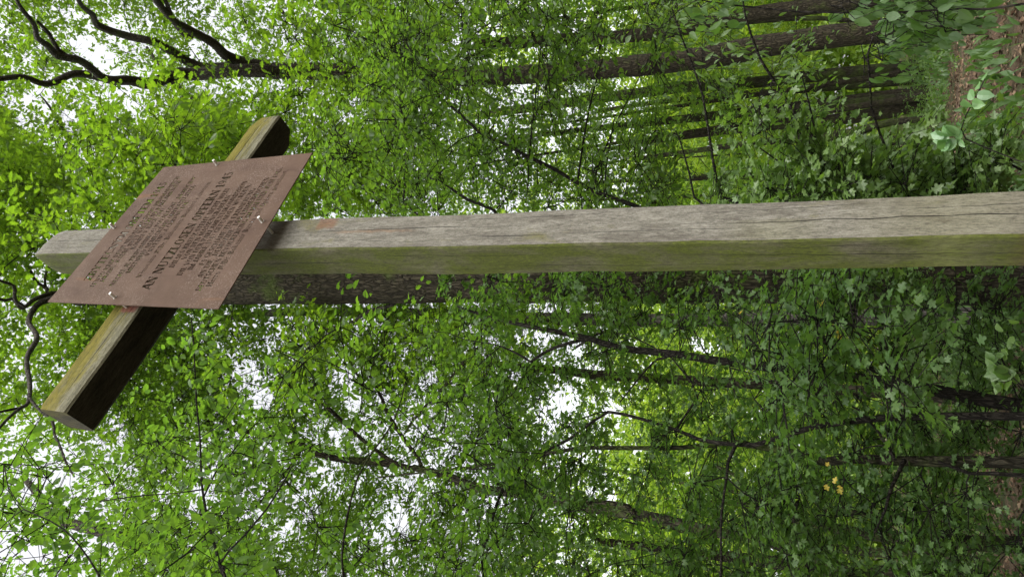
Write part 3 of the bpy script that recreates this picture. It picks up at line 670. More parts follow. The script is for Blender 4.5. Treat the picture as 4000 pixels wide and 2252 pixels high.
# ------------------------------------------------------------------ big oak right of the cross (its limbs fill the picture's upper left corner)
P = px_path([(2392,80,56),(2213,80,56),(1950,112,56),(1740,150,54),(1530,172,50),(1306,189,46),(1166,193,45),(980,192,44),(800,180,42),(690,178,40)], 19.5, 17)
oak = Tree('oak_tree', 'large oak right of the cross whose thick forked limbs spread against the bright sky', 'oak tree', P[0])
Pt = oak.axis(to_ground(P), 'trunk', BARK_OAK, 20, .05, .35)
for pts, h0, h1 in [
 ([(700,178,34),(640,165,32),(575,150,30),(530,110,26),(480,75,22),(430,45,20),(395,0,18),(360,-70,13),(320,-160,8)], 17, 12),
 ([(720,176,34),(600,167,28),(490,163,26),(440,135,24),(400,110,22),(330,85,22),(260,60,20),(225,35,16),(205,0,12),(180,-60,8)], 17, 12.5),
 ([(700,182,38),(620,178,36),(500,186,34),(440,196,33),(380,205,32),(330,207,29),(290,198,25),(245,190,23),(190,194,20),(130,205,18),(70,212,16),(0,203,14),(-90,200,10),(-200,215,6)], 16.5, 8.5),
 ([(250,190,23),(225,172,22),(200,158,22),(160,143,20),(130,120,18),(100,92,15),(75,55,13),(50,15,10),(25,-60,7)], 11.6, 9.5),
 ([(480,92,18),(455,78,18),(440,50,14),(415,10,11),(390,-50,7)], 15, 13),
 ([(180,150,14),(150,128,13),(115,80,12),(95,55,8)], 11, 10.5),
 ([(370,120,8),(390,155,10),(410,178,11),(430,205,11),(470,260,11),(500,310,11),(540,345,10),(550,375,6)], 15.5, 13),
 ([(430,210,9),(470,240,9),(510,280,8),(560,340,7),(600,372,4)], 15, 13.5),
 ([(100,238,3),(115,262,6),(140,300,8),(160,330,7),(190,395,6),(240,440,7)], 12, 13),
 ([(700,20,10),(740,60,9),(800,110,8),(860,160,7),(900,186,9)][::-1], 17.5, 15)]:
    Q_ = px_path(pts, h0, h1); Q_[:, 3] *= .88; Q_[1:-1, :3] += rng.normal(0, .06, (len(Q_)-2, 3)); oak.axis(Q_, 'branch', BARK_LIMB, 12, .10, .16)
c = np.vstack([sample((-260, 1150, -420, 560), (25, 34), 520, gaps=.05), sample((-260, 1150, -420, 560), (18, 25), 40, gaps=.0)]); oak.grow(c, BARK_OAK, .006, .45, .06)
oak.foliage(c, 1.25, 12, 14, 'oakm', .15, BARK_THIN, tw_r=.0028)
c = np.vstack([sample((600, 1080, -120, 430), (9.5, 13), 46, gaps=.05), sample((420, 640, 260, 430), (10, 13), 9, gaps=.05)]); oak.grow(c, BARK_OAK, .005, .4, .04)
oak.foliage(c, .62, 10, 11, 'oak', .115, BARK_THIN, tw_r=.003)
oak.finish(LEAF_OAK, BARK_THIN)

# ------------------------------------------------------------------ thick trunk right behind the post
P = px_path([(2560,688,172),(2300,680,165),(1900,690,142),(1500,698,128),(1100,703,116),(850,710,108),(600,716,98),(450,722,86),(300,730,72),(200,742,56)], 8.3, 8.3)
tb = Tree('oak_tree', 'thick ridged oak trunk rising straight behind the cross post', 'oak tree', P[0])
tb.axis(to_ground(P, 1.7), 'trunk', BARK_OAK, 28, .05, .2)
for pts, h0, h1 in [([(260,735,40),(190,750,26),(120,752,20),(85,765,17),(78,800,15),(83,850,15),(74,900,14),(77,960,13),(75,1003,11),(40,1030,10),(10,1075,8),(-40,1130,5)], 7.6, 4.4),
 ([(75,1000,8),(90,1022,9),(120,1052,9),(133,1095,8),(150,1125,8),(172,1160,7),(187,1198,5)], 4.9, 4.6),
 ([(190,742,22),(130,735,14),(90,755,12),(60,772,11),(32,762,10),(0,748,9),(-60,730,6)], 7.6, 5.2),
 ([(60,770,9),(50,740,9),(25,715,10),(0,695,9),(-50,660,6)], 5.9, 5),
 ([(150,745,12),(95,705,10),(80,680,9),(60,640,8),(65,600,6),(80,560,4),(110,530,3)], 8, 7),
 ([(120,740,8),(115,700,7),(128,660,6),(160,630,4)], 8, 7.5),
 ([(320,725,12),(300,690,9),(315,660,8),(290,600,5),(280,540,4)], 8.2, 8),
 ([(1040,712,12),(985,760,12),(940,785,11),(880,805,9),(800,840,8),(760,900,5)], 8.4, 8.5)]:
    Q_ = px_path(pts, h0, h1); Q_[:, 3] *= .82; Q_[1:-1, :3] += rng.normal(0, .03, (len(Q_)-2, 3)); tb.axis(Q_, 'branch', BARK_LIMB, 10, .12, .10)
c = np.vstack([sample((-260, 620, 270, 1060), (14.5, 20), 220, gaps=.05), sample((100, 620, 300, 620), (10.5, 12.5), 22, gaps=.05), sample((640, 960, 360, 540), (13, 17), 34, gaps=.05)]); tb.grow(c, BARK_OAK, .005, .4, .05)
tb.foliage(c, .75, 11, 14, 'oak', .115, BARK_THIN, tw_r=.0025, flat=.25, tilt=.38)
c = sample((500, 1300, 770, 960), (9.5, 13), 34, gaps=.05); tb.grow(c, BARK_OAK, .005, .4, .05)
tb.foliage(c, .6, 10, 12, 'oakm', .10, BARK_THIN, tw_r=.003)
c = np.array([[rng.uniform(-9, 9), rng.uniform(-11, 4.5), rng.uniform(9.5, 15)] for _ in range(95)])   # unseen clumps overhead, added to shade the cross and near bushes
c = c[[not (-2 < project(q[None])[0][0] < 2578 and -2 < project(q[None])[1][0] < 1452 and project(q[None])[2][0] > 0) for q in c]]
tb.grow(c, BARK_OAK, .006, .7, .08); tb.foliage(c, 1.1, 11, 12, 'far', .17, None, gapcut=False, outside=True)
tb.finish(LEAF_OAK, BARK_THIN)

# ------------------------------------------------------------------ left hand trees
P = px_path([(2576,792,46),(2300,796,42),(1900,801,38),(1700,805,34),(1500,803,33),(1320,800,31),(1150,792,28),(1000,788,26),(850,784,24),(700,786,20),(560,800,14)], 12.5, 12.5)
tg = Tree('grey_trunk_tree', 'slim grey trunk standing just left of the thick oak behind the post', 'tree', P[0])
tg.axis(to_ground(P), 'trunk', BARK_GREY, 14, .04, .3)
tg.axis(px_path([(1700,808,14),(1640,815,13),(1560,822,10),(1500,840,8),(1440,880,5)], 12.5, 11), 'branch', BARK_GREY, 8, .04)
c = sample((300, 1500, 720, 1020), (13, 18), 110, gaps=0); tg.grow(c, BARK_GREY, .006, .5, .05)
tg.foliage(c, .75, 11, 13, 'oakm', .10, BARK_THIN, tw_r=.003, flat=.25, tilt=.38); tg.finish(LEAF_OAK_FAR, BARK_THIN)

P = px_path([(2576,1620,40),(2300,1505,30),(2160,1445,29),(2033,1402,26),(1963,1372,24),(1880,1350,24),(1813,1338,25),(1720,1318,27),(1596,1292,28),(1456,1272,26),(1331,1245,24),(1196,1225,23),(1120,1195,20),(1040,1175,16)], 9.5, 10.5)
tl = Tree('leaning_tree', 'slanting dark trunk left of the cross, forking high up into crooked limbs', 'tree', P[0])
tl.axis(to_ground(P), 'trunk', BARK_MOSS, 14, .05, .25)
for pts, h0, h1 in [([(1080,1185,16),(1000,1166,11),(930,1120,10),(856,1055,10),(820,1020,10),(790,1000,8),(740,960,5)], 10.5, 10.5),
 ([(1000,1168,18),(930,1160,18),(863,1155,17),(800,1142,16),(760,1120,16),(700,1100,15),(640,1088,14),(600,1080,12),(540,1070,9),(470,1020,6)], 10.6, 10),
 ([(1596,1292,14),(1580,1272,13),(1506,1260,12),(1416,1245,12),(1380,1228,10),(1340,1212,8),(1280,1200,6)], 9.8, 9.5),
 ([(1060,1170,10),(1051,1150,9),(1010,1095,9),(981,1050,9),(960,1000,8),(936,955,7),(920,930,5)], 10.4, 10.4),
 ([(1020,1085,6),(1036,1060,7),(1076,1015,8),(1110,980,9),(1136,950,10),(1165,915,10),(1190,890,9),(1215,860,5)], 10.2, 10),
 ([(760,1120,12),(740,1160,10),(700,1210,8),(640,1280,5)], 10.2, 9.5)]:
    tl.axis(px_path(pts, h0, h1), 'branch', BARK_OAK, 8, .05, .2)
c = sample((250, 1350, 860, 1560), (12.5, 19), 300, gaps=0); tl.grow(c, BARK_OAK, .005, .4, .05)
tl.foliage(c, .8, 11, 13, 'oakm', .105, BARK_THIN, tw_r=.003, flat=.25, tilt=.38); tl.finish(LEAF_OAK_FAR, BARK_THIN)

P = px_path([(2620,1372,48),(2400,1362,36),(2200,1345,29),(2060,1320,24),(1963,1290,19),(1880,1240,15),(1850,1195,11),(1800,1170,8)], 8.5, 9)
tc = Tree('crooked_tree', 'dark crooked trunk low at the left, bent toward the cross', 'tree', P[0])
tc.axis(to_ground(P), 'trunk', BARK_MOSS, 12, .06, .2)
c = sample((1500, 2450, 1230, 1620), (7.5, 11), 36, gaps=.0); tc.grow(c, BARK_THIN, .004, .35, .03)
tc.foliage(c, .6, 9, 11, 'oakm', .08, BARK_THIN, tw_r=.003); tc.finish(LEAF_UNDER, BARK_THIN)

# slender bent stem left of the post
P = px_path([(2576,1022,38),(2370,985,32),(2270,965,27),(2120,945,24),(1985,929,23),(1922,921,22),(1790,905,20),(1700,890,18),(1560,875,17),(1480,850,15),(1380,830,13),(1340,822,11),(1240,800,8),(1150,770,5)], 5.5, 6)
ts = Tree('young_tree', 'slender bent young stem leaning toward the post from the left', 'young tree', P[0])
ts.axis(to_ground(P), 'trunk', BARK_THIN, 10, .05, .15)
for pts in [[(1500,856,10),(1486,850,10),(1440,860,9),(1406,870,8),(1370,885,8),(1336,910,8),(1320,900,7),(1300,888,6),(1260,870,4)],
            [(2253,955,16),(2200,930,14),(2140,912,13),(2100,880,11),(2058,845,9),(2010,810,5)],
            [(1700,890,7),(1650,905,6),(1600,960,4),(1560,1010,3)]]:
    ts.axis(px_path(pts, 5.6, 5.6), 'branch', BARK_THIN, 6, .04, .12)
c = sample((1050, 1800, 730, 1060), (6.5, 9), 50, gaps=0); ts.grow(c, BARK_THIN, .003, .3, .02)
ts.foliage(c, .45, 8, 10, 'maple', .062, BARK_THIN, tw_r=.002); ts.finish(LEAF_UNDER, BARK_THIN)

# ------------------------------------------------------------------ field maple bush, many stems, left of the post
P = px_path([(2750,1168,36),(2576,1163,31),(2400,1160,29),(2263,1158,26),(2138,1152,24),(2080,1160,22),(2040,1155,22),(1990,1137,20),(1900,1120,18),(1850,1112,14),(1713,1125,12),(1580,1126,11),(1456,1127,10),(1330,1150,9),(1200,1172,8),(1060,1188,5),(950,1200,3)], 5.0, 6.2)
tm = Tree('field_maple', 'many-stemmed field maple bush with small lobed leaves, spreading left of the post', 'maple bush', P[0])
tm.axis(to_ground(P, 1.5), 'stem', BARK_MOSS, 10, .05, .12)
for pts, h0, h1 in [([(2750,1045,28),(2576,1046,23),(2400,1046,20),(2230,1050,17),(2130,1060,15),(2050,1072,14),(1960,1100,13),(1900,1118,12),(1850,1118,11),(1760,1105,10),(1713,1085,9),(1620,1055,8),(1530,1035,8),(1490,1060,7),(1430,1105,7),(1380,1130,7),(1280,1170,5),(1180,1180,4)], 5.0, 5.8),
 ([(1850,1120,10),(1832,1160,8),(1828,1200,7),(1815,1290,7),(1813,1350,6),(1815,1400,6),(1810,1480,5),(1800,1560,3)], 5.2, 4.6),
 ([(1380,1130,9),(1331,1155,8),(1295,1185,8),(1270,1220,7),(1250,1265,7),(1236,1315,6),(1220,1370,6),(1211,1400,6),(1216,1450,5),(1230,1520,3)], 5.8, 5),
 ([(2275,1158,13),(2268,1170,11),(2255,1200,10),(2243,1225,9),(2235,1250,8),(2228,1280,7),(2200,1340,4)], 5.1, 4.8),
 ([(2650,1200,14),(2500,1190,10),(2440,1190,9),(2360,1160,8)], 5.0, 5.0),
 ([(1700,1085,6),(1713,1060,6),(1755,1000,6),(1740,960,5),(1690,900,4),(1600,850,3)], 5.6, 5.6),
 ([(2253,1155,9),(2230,1120,7),(2210,1085,6),(2160,1030,5),(2100,1000,4)], 5.1, 4.9)]:
    tm.axis(px_path(pts, h0, h1), 'stem', BARK_THIN, 8, .04, .12)
c = np.vstack([sample((1100, 2450, 690, 790), (5.6, 7.4), 26, gaps=None), sample((1150, 2650, 720, 1620), (5.2, 7.8), 250, gaps=0), sample((1700, 2450, 730, 1350), (4.9, 5.8), 55, gaps=0), sample((1850, 2300, 740, 1000), (3.4, 4.2), 14, gaps=None)])
tm.grow(c, BARK_THIN, .004, .22, .02, minz=.4)
tm.foliage(c, .36, 8, 13, 'maple', .047, BARK_THIN, tw_r=.0024, flat=.3); tm.finish(LEAF_MAPLE, BARK_THIN)
# yellow leaves: a few turned ones on the maple
P_, d_, n_, s_ = [], [], [], []
for (x, y, s) in [(2060,755,4.1),(2066,762,4.15),(2078,765,4.2),(2092,820,4.4),(2104,838,4.5),(2118,842,4.5),(2110,850,4.4),(2080,1218,4.6),(2105,1218,4.7),(2112,1226,4.7),(2098,1212,4.6),(1868,787,4.6),(2080,1168,4.8),(1300,1050,5.6)]:
    for k in range(1):
        P_.append(at_s(x+rng.normal(0, 4), y+rng.normal(0, 4), s)); d_.append(rng.normal(0, 1, 3)); n_.append(-ray(x, y)+rng.normal(0, .4, 3)); s_.append(rng.uniform(.03, .045))
V, F_ = leaves_geom(np.array(P_), np.array(d_), np.array(n_), np.array(s_), 'maple')
mesh_obj('yellowed_leaves', V-tm.base, [F_], LEAF_YELLOW, tm.o)

# small maple bush at the foot of the post, right side
b0 = at_h(2760, 470, 5.2)
tm2 = Tree('field_maple', 'low field maple bush spilling out from behind the right edge of the post', 'maple bush', b0)
for pts in [[(2800,560,16),(2576,540,12),(2400,500,9),(2300,478,6),(2213,455,4)], [(2800,560,16),(2450,470,8),(2550,400,5),(2530,370,3)], [(2800,540,12),(2500,520,9),(2300,500,8),(2100,480,6),(1950,400,4),(1880,350,3)], [(2700,480,8),(2480,390,5),(2400,440,5),(2330,480,4)]]:
    tm2.axis(to_ground(px_path(pts, 4.6, 4.2), 1.1), 'stem', BARK_THIN, 6, .04, .12)
c = np.vstack([sample((2050, 2300, 380, 560), (4.2, 5.6), 30, gaps=None), sample((1780, 2050, 440, 560), (4.2, 5.4), 22, gaps=None), sample((2250, 2480, 430, 560), (4.2, 5.0), 30, gaps=None), sample((1900, 2300, 450, 560), (3.7, 4.3), 20, gaps=None), np.array([at_s(1860+k*42+rng.normal(0, 12), 320+k*14+rng.normal(0, 14), 4.0) for k in range(9)]), sample((2400, 2520, 350, 440), (4.2, 4.8), 9, gaps=None), sample((2000, 2300, 640, 760), (6, 7.0), 14, gaps=None)])
tm2.grow(c, BARK_THIN, .0025, .2, .010, minz=.2)
tm2.foliage(c, .27, 7, 12, 'maple', .046, BARK_THIN, tw_r=.0015); tm2.finish(LEAF_BUSH, BARK_THIN)

# ------------------------------------------------------------------ drooping elm bough from a tree left of the frame
bt = np.array([-4.2, 2.6, 0])
te = Tree('elm_tree', 'elm whose long thin bough of round leaves hangs below the left arm of the cross', 'elm tree', bt)
te.axis(np.array([[-4.2, 2.6, -.1, .16], [-4.15, 2.6, 1.5, .12], [-4.2, 2.65, 4.0, .10], [-4.1, 2.7, 6.5, .07], [-4.2, 2.7, 8.5, .04]]), 'trunk', BARK_GREY, 14, .03, .3)
main = px_path([(575,1500,10),(565,1450,9),(553,1420,9),(540,1370,8),(525,1315,7),(512,1250,7),(506,1190,6),(503,1100,5),(495,1020,5),(490,920,4),(485,840,4),(481,800,3)], 2.9, 3.6)
main = np.vstack([[-4.15, 2.6, 3.4, .04], [-3.2, 2.6, 4.1, .03], main]); te.axis(main, 'branch', BARK_THIN, 6, .03, .08)
for pts in [[(557,1412,6),(575,1385,5),(620,1340,5),(670,1280,5),(720,1200,4),(735,1170,3)], [(510,1230,4),(440,1240,3),(360,1245,3),(250,1260,3)], [(530,1330,4),(470,1390,3),(400,1440,3)], [(503,1100,3),(560,1060,2.5),(600,1000,2)],
            [(880,1540,8),(860,1400,6),(900,1200,5),(990,1060,4),(1020,960,3)], [(300,1560,7),(240,1430,5),(160,1330,4),(60,1280,3)]]:
    te.axis(px_path(pts, 2.65, 2.5), 'branch', BARK_THIN, 5, .03, .08)
c1 = []
for (a, b) in zip(main[2:-1], main[3:]):
    for t in np.linspace(0, 1, 2, endpoint=False): c1.append(a[:3]*(1-t)+b[:3]*t+rng.normal(0, .10, 3))
c2 = sample((380, 1400, 1000, 1560), (5.0, 8.0), 95, gaps=.0); c3 = sample((640, 1000, 800, 1060), (4.2, 5.6), 8, gaps=.0); c4 = sample((-200, 500, 1160, 1560), (5, 8), 34, gaps=.0)
te.grow(np.vstack([c2, c3, c4]), BARK_THIN, .0035, .25, .010)
te.foliage(np.array(c1), .26, 4, 7, 'round', .06, BARK_THIN, tw_r=.0013, droop=.3, tilt=.6)
te.foliage(np.vstack([c2, c3, c4]), .36, 5, 9, 'round', .058, BARK_THIN, tw_r=.0022, droop=.2, tilt=.5, flat=.28); te.finish(LEAF_ROUND, BARK_THIN)

# ------------------------------------------------------------------ hazel and hornbeam right of the post
P = px_path([(2300,610,15),(1900,585,13),(1700,556,12),(1596,517,11),(1481,475,10),(1400,428,9.5),(1331,395,9),(1270,362,8),(1206,333,7.5),(1156,285,6.5),(1106,245,6),(1070,205,5),(1051,165,4),(1030,110,3)], 6.6, 6.6)
th = Tree('hornbeam_sapling', 'thin dark stem slanting up from behind the post with long straight side twigs', 'sapling', P[0])
th.axis(to_ground(P), 'trunk', BARK_THIN, 8, .03, .15)
for pts in [[(1331,395,5),(1338,330,4.5),(1346,250,4),(1352,200,3.5),(1361,120,2.5)], [(1453,455,6),(1470,340,5),(1490,240,4),(1515,150,3)], [(1495,478,5),(1500,430,5),(1512,400,4.5),(1545,320,4),(1590,230,3)], [(1520,490,4),(1525,420,3.5),(1545,300,3)],
            [(1206,333,3),(1160,350,3),(1110,390,3)], [(1106,245,4),(1080,243,4),(1066,240,3)], [(1154,281,3.5),(1170,220,3),(1205,120,2.5)], [(1216,335,3),(1240,260,2.5),(1262,160,2)], [(1325,395,3),(1330,440,3),(1325,490,2.5)], [(1290,370,3),(1280,420,2.5),(1300,470,2)]]:
    th.axis(px_path(pts, 6.5, 6.2), 'branch', BARK_THIN, 5, .03, .12)
P2 = px_path([(1300,560,11),(1241,527,9),(1176,502,8.5),(1146,482,7),(1116,460,6),(1076,445,4),(1030,420,3)], 6.9, 6.8)
th.axis(np.vstack([px_path([(2200,620,13),(1700,610,12)], 6.8), P2]), 'stem', BARK_THIN, 7, .03, .15)
P2 = px_path([(2100,600,13),(1500,575,9),(1050,540,6),(1025,430,5),(1010,380,4),(995,300,3)], 7.2, 7)
th.axis(P2, 'stem', BARK_THIN, 6, .03, .15)
c = np.vstack([sample((820, 1650, 20, 540), (6.2, 9.0), 150, gaps=.0), sample((1600, 2000, 60, 500), (6.2, 9.0), 9, gaps=.0), sample((900, 1800, -450, 20), (6, 9), 40, gaps=0)])
th.grow(c, BARK_THIN, .004, .3, .014)
th.foliage(c, .50, 8, 11, 'round', .056, BARK_THIN, tw_r=.0024, droop=.2, tilt=.5, flat=.28); th.finish(LEAF_UNDER, BARK_THIN)

b0 = at_h(2150, 560, 4.2)
tz = Tree('hazel_bush', 'hazel bush with dark wand-like stems arching right beside the post', 'hazel bush', b0)
for pts in [[(2576,540,9),(2300,520,9),(1880,520,8),(1815,495,8),(1803,455,8),(1793,400,7.5),(1783,330,7),(1768,240,6),(1745,170,5.5),(1713,90,5),(1690,20,4)],
            [(2650,560,12),(2300,530,11),(2125,465,10),(2105,435,10),(2050,350,9),(2010,300,9),(1963,230,8),(1935,185,7),(1913,150,7),(1890,90,6),(1875,40,5),(1865,-20,4)],
            [(2650,560,9),(2420,520,8),(2255,445,7),(2238,395,7),(2213,335,6.5),(2192,270,6),(2188,200,5.5),(2183,135,5),(2200,80,4),(2240,0,3)],
            [(2650,560,7),(2300,540,7),(2100,450,6),(2060,370,5),(2040,280,4.5),(2015,180,3.5)],
            [(2600,560,8),(2200,530,8),(1800,540,6),(1735,440,5),(1713,360,4),(1700,330,3)]]:
    tz.axis(to_ground(px_path(pts, 4.5, 4.1), 1.05), 'stem', BARK_THIN, 6, .03, .12)
c = np.vstack([sample((1600, 1960, -60, 330), (4.2, 6.0), 12, gaps=None), sample((1600, 2050, 250, 560), (4.6, 6.0), 9, gaps=0)])
tz.grow(c, BARK_THIN, .002, .25, .006); tz.foliage(c, .34, 5, 8, 'long', .056, BARK_THIN, tw_r=.0013, droop=.3, tilt=.7, hang=.55); tz.finish(LEAF_UNDER, BARK_THIN)

# tall shoot along the picture's top right corner with broad grey-green leaves
P = px_path([(2720,0,7),(2576,10,6),(2480,24,6),(2400,22,5.5),(2300,30,5),(2200,32,5),(2100,32,4.5),(2013,30,4.5),(1950,24,4),(1850,14,4),(1780,4,3),(1700,-20,2)], 3.2, 3.2)
sh = Tree('elder_shoot', 'upright shoot at the far right edge with drooping bunches of broad grey-green leaves', 'shrub', P[0])
sh.axis(to_ground(P, 1.2), 'stem', BARK_THIN, 6, .02, .08)
c = np.vstack([sample((2230, 2390, -30, 80), (3.2, 3.7), 18, gaps=None), sample((2110, 2180, -40, 20), (3, 3.3), 5, gaps=None), sample((1680, 1760, -30, 60), (3, 3.5), 4, gaps=None), sample((2150, 2300, 90, 180), (3.2, 3.8), 7, gaps=None)])
sh.grow(c, BARK_THIN, .0018, .12, .004); sh.foliage(c, .15, 3, 5, 'round', .052, BARK_THIN, droop=.4, tilt=.6, hang=.9, tw_r=.0013); sh.finish(LEAF_MAPLE, BARK_THIN)

# pale near shoots
def leaf_spray(name, label, stempts, h, leaves, size, mat, tpl='round', cat='shoot'):
    P = px_path(stempts, h); t = Tree(name, label, cat, P[0]); t.axis(to_ground(P, 1.1), 'stem', BARK_THIN, 6, .02, .05)
    Q, d, n, s = [], [], [], []
    for (x, y, ax, ay, k) in leaves:
        a = at_h(x, y, h); b = at_h(x+ax, y+ay, h+rng.uniform(-.05, .05)); Q.append(a); d.append(b-a); n.append(-ray(x, y)*.9+np.array([0, 0, .9])+rng.normal(0, .25, 3)); s.append(size*k)
    V, F_ = leaves_geom(np.array(Q), np.array(d), np.array(n), np.array(s), tpl)
    mesh_obj('leaves', V-t.base, [F_], mat, t.o)
leaf_spray('honeysuckle_shoot', 'pale green leafy shoot with paired oval leaves over the brown litter at the right', [(2700,420,3),(2500,380,2.6),(2430,350,2.4),(2418,325,2.2),(2430,290,2.2),(2445,262,2),(2462,230,1.8),(2478,198,1.2)], 2.6,
 [(2478,200,-2,-24,.62),(2474,208,12,-18,.6),(2464,222,-12,-18,.6),(2456,238,26,2,.72),(2450,250,-14,-20,.7),(2445,258,26,8,.75),(2438,270,-18,-14,.75),(2433,286,20,8,.5),(2428,298,-18,-8,.55),(2422,312,6,20,.55),(2418,326,-8,18,.6),(2416,318,-14,-10,.5),
  (2412,340,-30,-20,.75),(2404,338,-32,-14,.8),(2396,342,-34,-4,.85),(2400,346,-30,10,.85),(2390,350,-36,2,.8),(2406,350,-22,22,.7),(2386,338,-24,-20,.75),(2392,354,-28,24,.75),(2376,346,-30,-8,.7),(2380,356,-26,16,.7),(2414,352,8,16,.45)], .068, LEAF_PALE)
sp = []
for k in range(34):
    a = rng.uniform(0, 6.28); x = 2535+rng.normal(0, 26); y = 925+rng.normal(0, 30); sp.append((x, y, -24+14*math.cos(a), 24*math.sin(a), rng.uniform(.5, .95)))
leaf_spray('ash_seedling', 'leafy green seedling at the right edge of the picture below the post', [(2700,1010,4),(2600,1000,3),(2560,960,2.6),(2530,930,2),(2500,900,1.5)], 2.9, sp, .062, LEAF_UNDER)

# ------------------------------------------------------------------ more distant trunks, each its own tree
FAR = []
def far_tree(name, label, cat, pts, h0, h1, bark, forks=(), sides=12, rough=.04, group=None):
    P = px_path(pts, h0, h1); P[:, 3] *= 1.2; t = Tree(name, label, cat, P[0], group)
    t.axis(to_ground(P, 1.3), 'trunk', bark, sides, rough, .5)
    for f in forks: t.axis(px_path(f, h0, h1), 'branch', bark, 8, rough, .4)
    FAR.append(t); return t
far_tree('oak_tree', 'dark trunk cut by the top edge of the picture, beside the large oak', 'oak tree', [(2420,-25,34),(2250,-6,34),(2050,17,32),(1900,36,32),(1750,66,30),(1600,90,27),(1400,100,24),(1200,110,20)], 24, 24, BARK_OAK)
far_tree('maple_tree', 'slim straight trunk second to the left of the large oak', 'tree', [(2295,166,28),(2213,175,26),(2063,190,26),(1913,206,24),(1713,220,24),(1600,235,22),(1400,262,20),(1200,290,16)], 34, 34, BARK_MOSS)
far_tree('maple_tree', 'thinnest straight trunk beside the slim pair left of the large oak', 'tree', [(2300,205,14),(2000,228,14),(1850,238,14),(1713,250,12),(1620,262,10),(1500,280,8)], 36, 36, BARK_MOSS, sides=8)
far_tree('ash_tree', 'dark trunk with a broken stub at its foot between large oak and post', 'tree', [(2325,262,30),(2193,288,27),(2093,302,24),(1913,320,17),(1713,345,12),(1500,380,9)], 29, 29, BARK_OAK, forks=[[(2300,268,16),(2318,285,13),(2335,288,11)]])
far_tree('mossy_tree', 'pale mossy forked trunk nearest to the right side of the post', 'tree', [(2392,294,13),(2238,308,15),(2138,335,19),(2033,345,20),(1950,352,15),(1800,372,12),(1600,400,9)], 23, 23, BARK_MOSS, forks=[[(2390,325,9),(2290,343,8),(2150,346,8),(2063,352,9),(2000,356,6),(1900,365,5)]])
far_tree('mossy_tree', 'thin pale curved stem between the large oak and the dark trunk above it', 'young tree', [(2270,60,8),(2200,55,9),(2130,51,10),(2060,46,10),(1990,48,9),(1860,60,8),(1700,80,6)], 27, 27, BARK_MOSS, sides=8)
far_tree('stump_tree', 'short dark leaning trunk low beside the right edge of the post', 'tree', [(2550,445,30),(2470,457,28),(2400,468,26),(2300,480,21),(2150,500,16),(1950,520,10)], 11, 11.5, BARK_OAK)
far_tree('young_tree', 'low slanting bare stem just above the foot of the bush right of the post', 'young tree', [(2485,394,18),(2400,405,16),(2330,418,14),(2230,440,10),(2130,450,7)], 13, 13, BARK_MOSS, sides=8)
far_tree('ash_tree', 'slim trunk in the bottom right corner of the picture, left of the maple bush', 'tree', [(2576,1422,26),(2413,1405,22),(2250,1392,20),(2113,1380,18),(1950,1362,15),(1700,1330,12)], 14, 14, BARK_MOSS)
far_tree('ash_tree', 'trunk along the bottom edge of the picture behind the crooked tree', 'tree', [(2576,1500,40),(2400,1470,36),(2200,1440,33),(2000,1420,28),(1800,1395,22),(1500,1360,16)], 15, 15, BARK_OAK)
far_tree('oak_tree', 'slender dark trunk seen through the maple leaves halfway along the left', 'tree', [(2500,1010,26),(2200,985,24),(1900,965,22),(1620,950,20),(1500,942,20),(1440,935,18),(1300,920,14),(1100,900,10)], 15, 15, BARK_OAK)
far_tree('oak_tree', 'far trunk showing high up through the left canopy near the picture corner', 'tree', [(1500,1700,30),(900,1560,28),(500,1440,26),(300,1350,24),(130,1300,20),(110,1260,16),(60,1200,12)], 11, 13, BARK_OAK)
rs = []
for k in range(26):
    y = rng.uniform(-300, 1750) if k > 12 else rng.uniform(-100, 600); h = rng.uniform(26, 48); x0 = 2300; wv = rng.uniform(.07, .22)
    b = at_h(x0, y, h); b[2] = 0; lean = rng.normal(0, .035, 2); hh = rng.uniform(14, 22)
    P = np.array([[b[0]+lean[0]*z, b[1]+lean[1]*z, z, wv*(1-z/hh*.7)*(1.4 if z < .1 else 1)] for z in (-.1, .6, 3, 6, 10, hh)])
    t = Tree('forest_tree', 'straight trunk among the crowded distant trees', 'forest tree', b, 'distant forest trees'); t.axis(P, 'trunk', BARK_MOSS if k % 2 else BARK_OAK, 9, .04, 1.); rs.append(t)

def share(trees, centers, rad, twigs, per, tpl, size, mat, **kw):
    """every clump of leaves goes to the tree whose stem stands nearest"""
    for t in trees: t.mine = []
    B = [np.array(t.nodes) for t in trees]
    for c in centers:
        d = [np.min(np.linalg.norm((b-c)*np.array([1, 1, .5]), axis=1)) for b in B]; trees[int(np.argmin(d))].mine.append(c)
    for t in trees:
        if t.mine:
            c = np.array(t.mine); t.grow(c, None, .008, .8, .07); t.foliage(c, rad, twigs, per, tpl, size, None, **kw)
c = np.vstack([sample((820, 1850, -380, 560), (24, 34), 430, zmin=4.0, gaps=0), sample((820, 1500, -100, 560), (26, 34), 130, zmin=4.0, gaps=0), sample((1500, 2000, -380, 560), (36, 42), 70, zmin=5.0, gaps=0), sample((1250, 2100, 760, 1750), (15, 26), 220, zmin=2.5, gaps=0)])
share(FAR, c, 1.15, 11, 14, 'oakm', .135, None, flat=.25, tilt=.4)
c = np.vstack([sample((-200, 900, 950, 1750), (14, 20), 130, zmin=3.0, gaps=0)]); share(FAR[-1:], c, .9, 9, 12, 'oakm', .10, None)
for t in FAR: t.finish(LEAF_OAK_FAR, BARK_THIN, 3)
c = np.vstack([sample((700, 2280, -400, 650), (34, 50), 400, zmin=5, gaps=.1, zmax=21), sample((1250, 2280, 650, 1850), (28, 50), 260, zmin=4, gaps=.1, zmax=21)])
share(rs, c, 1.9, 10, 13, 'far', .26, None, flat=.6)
for t in rs: t.finish(LEAF_WOOD_SUN_TINT, BARK_THIN, 3)

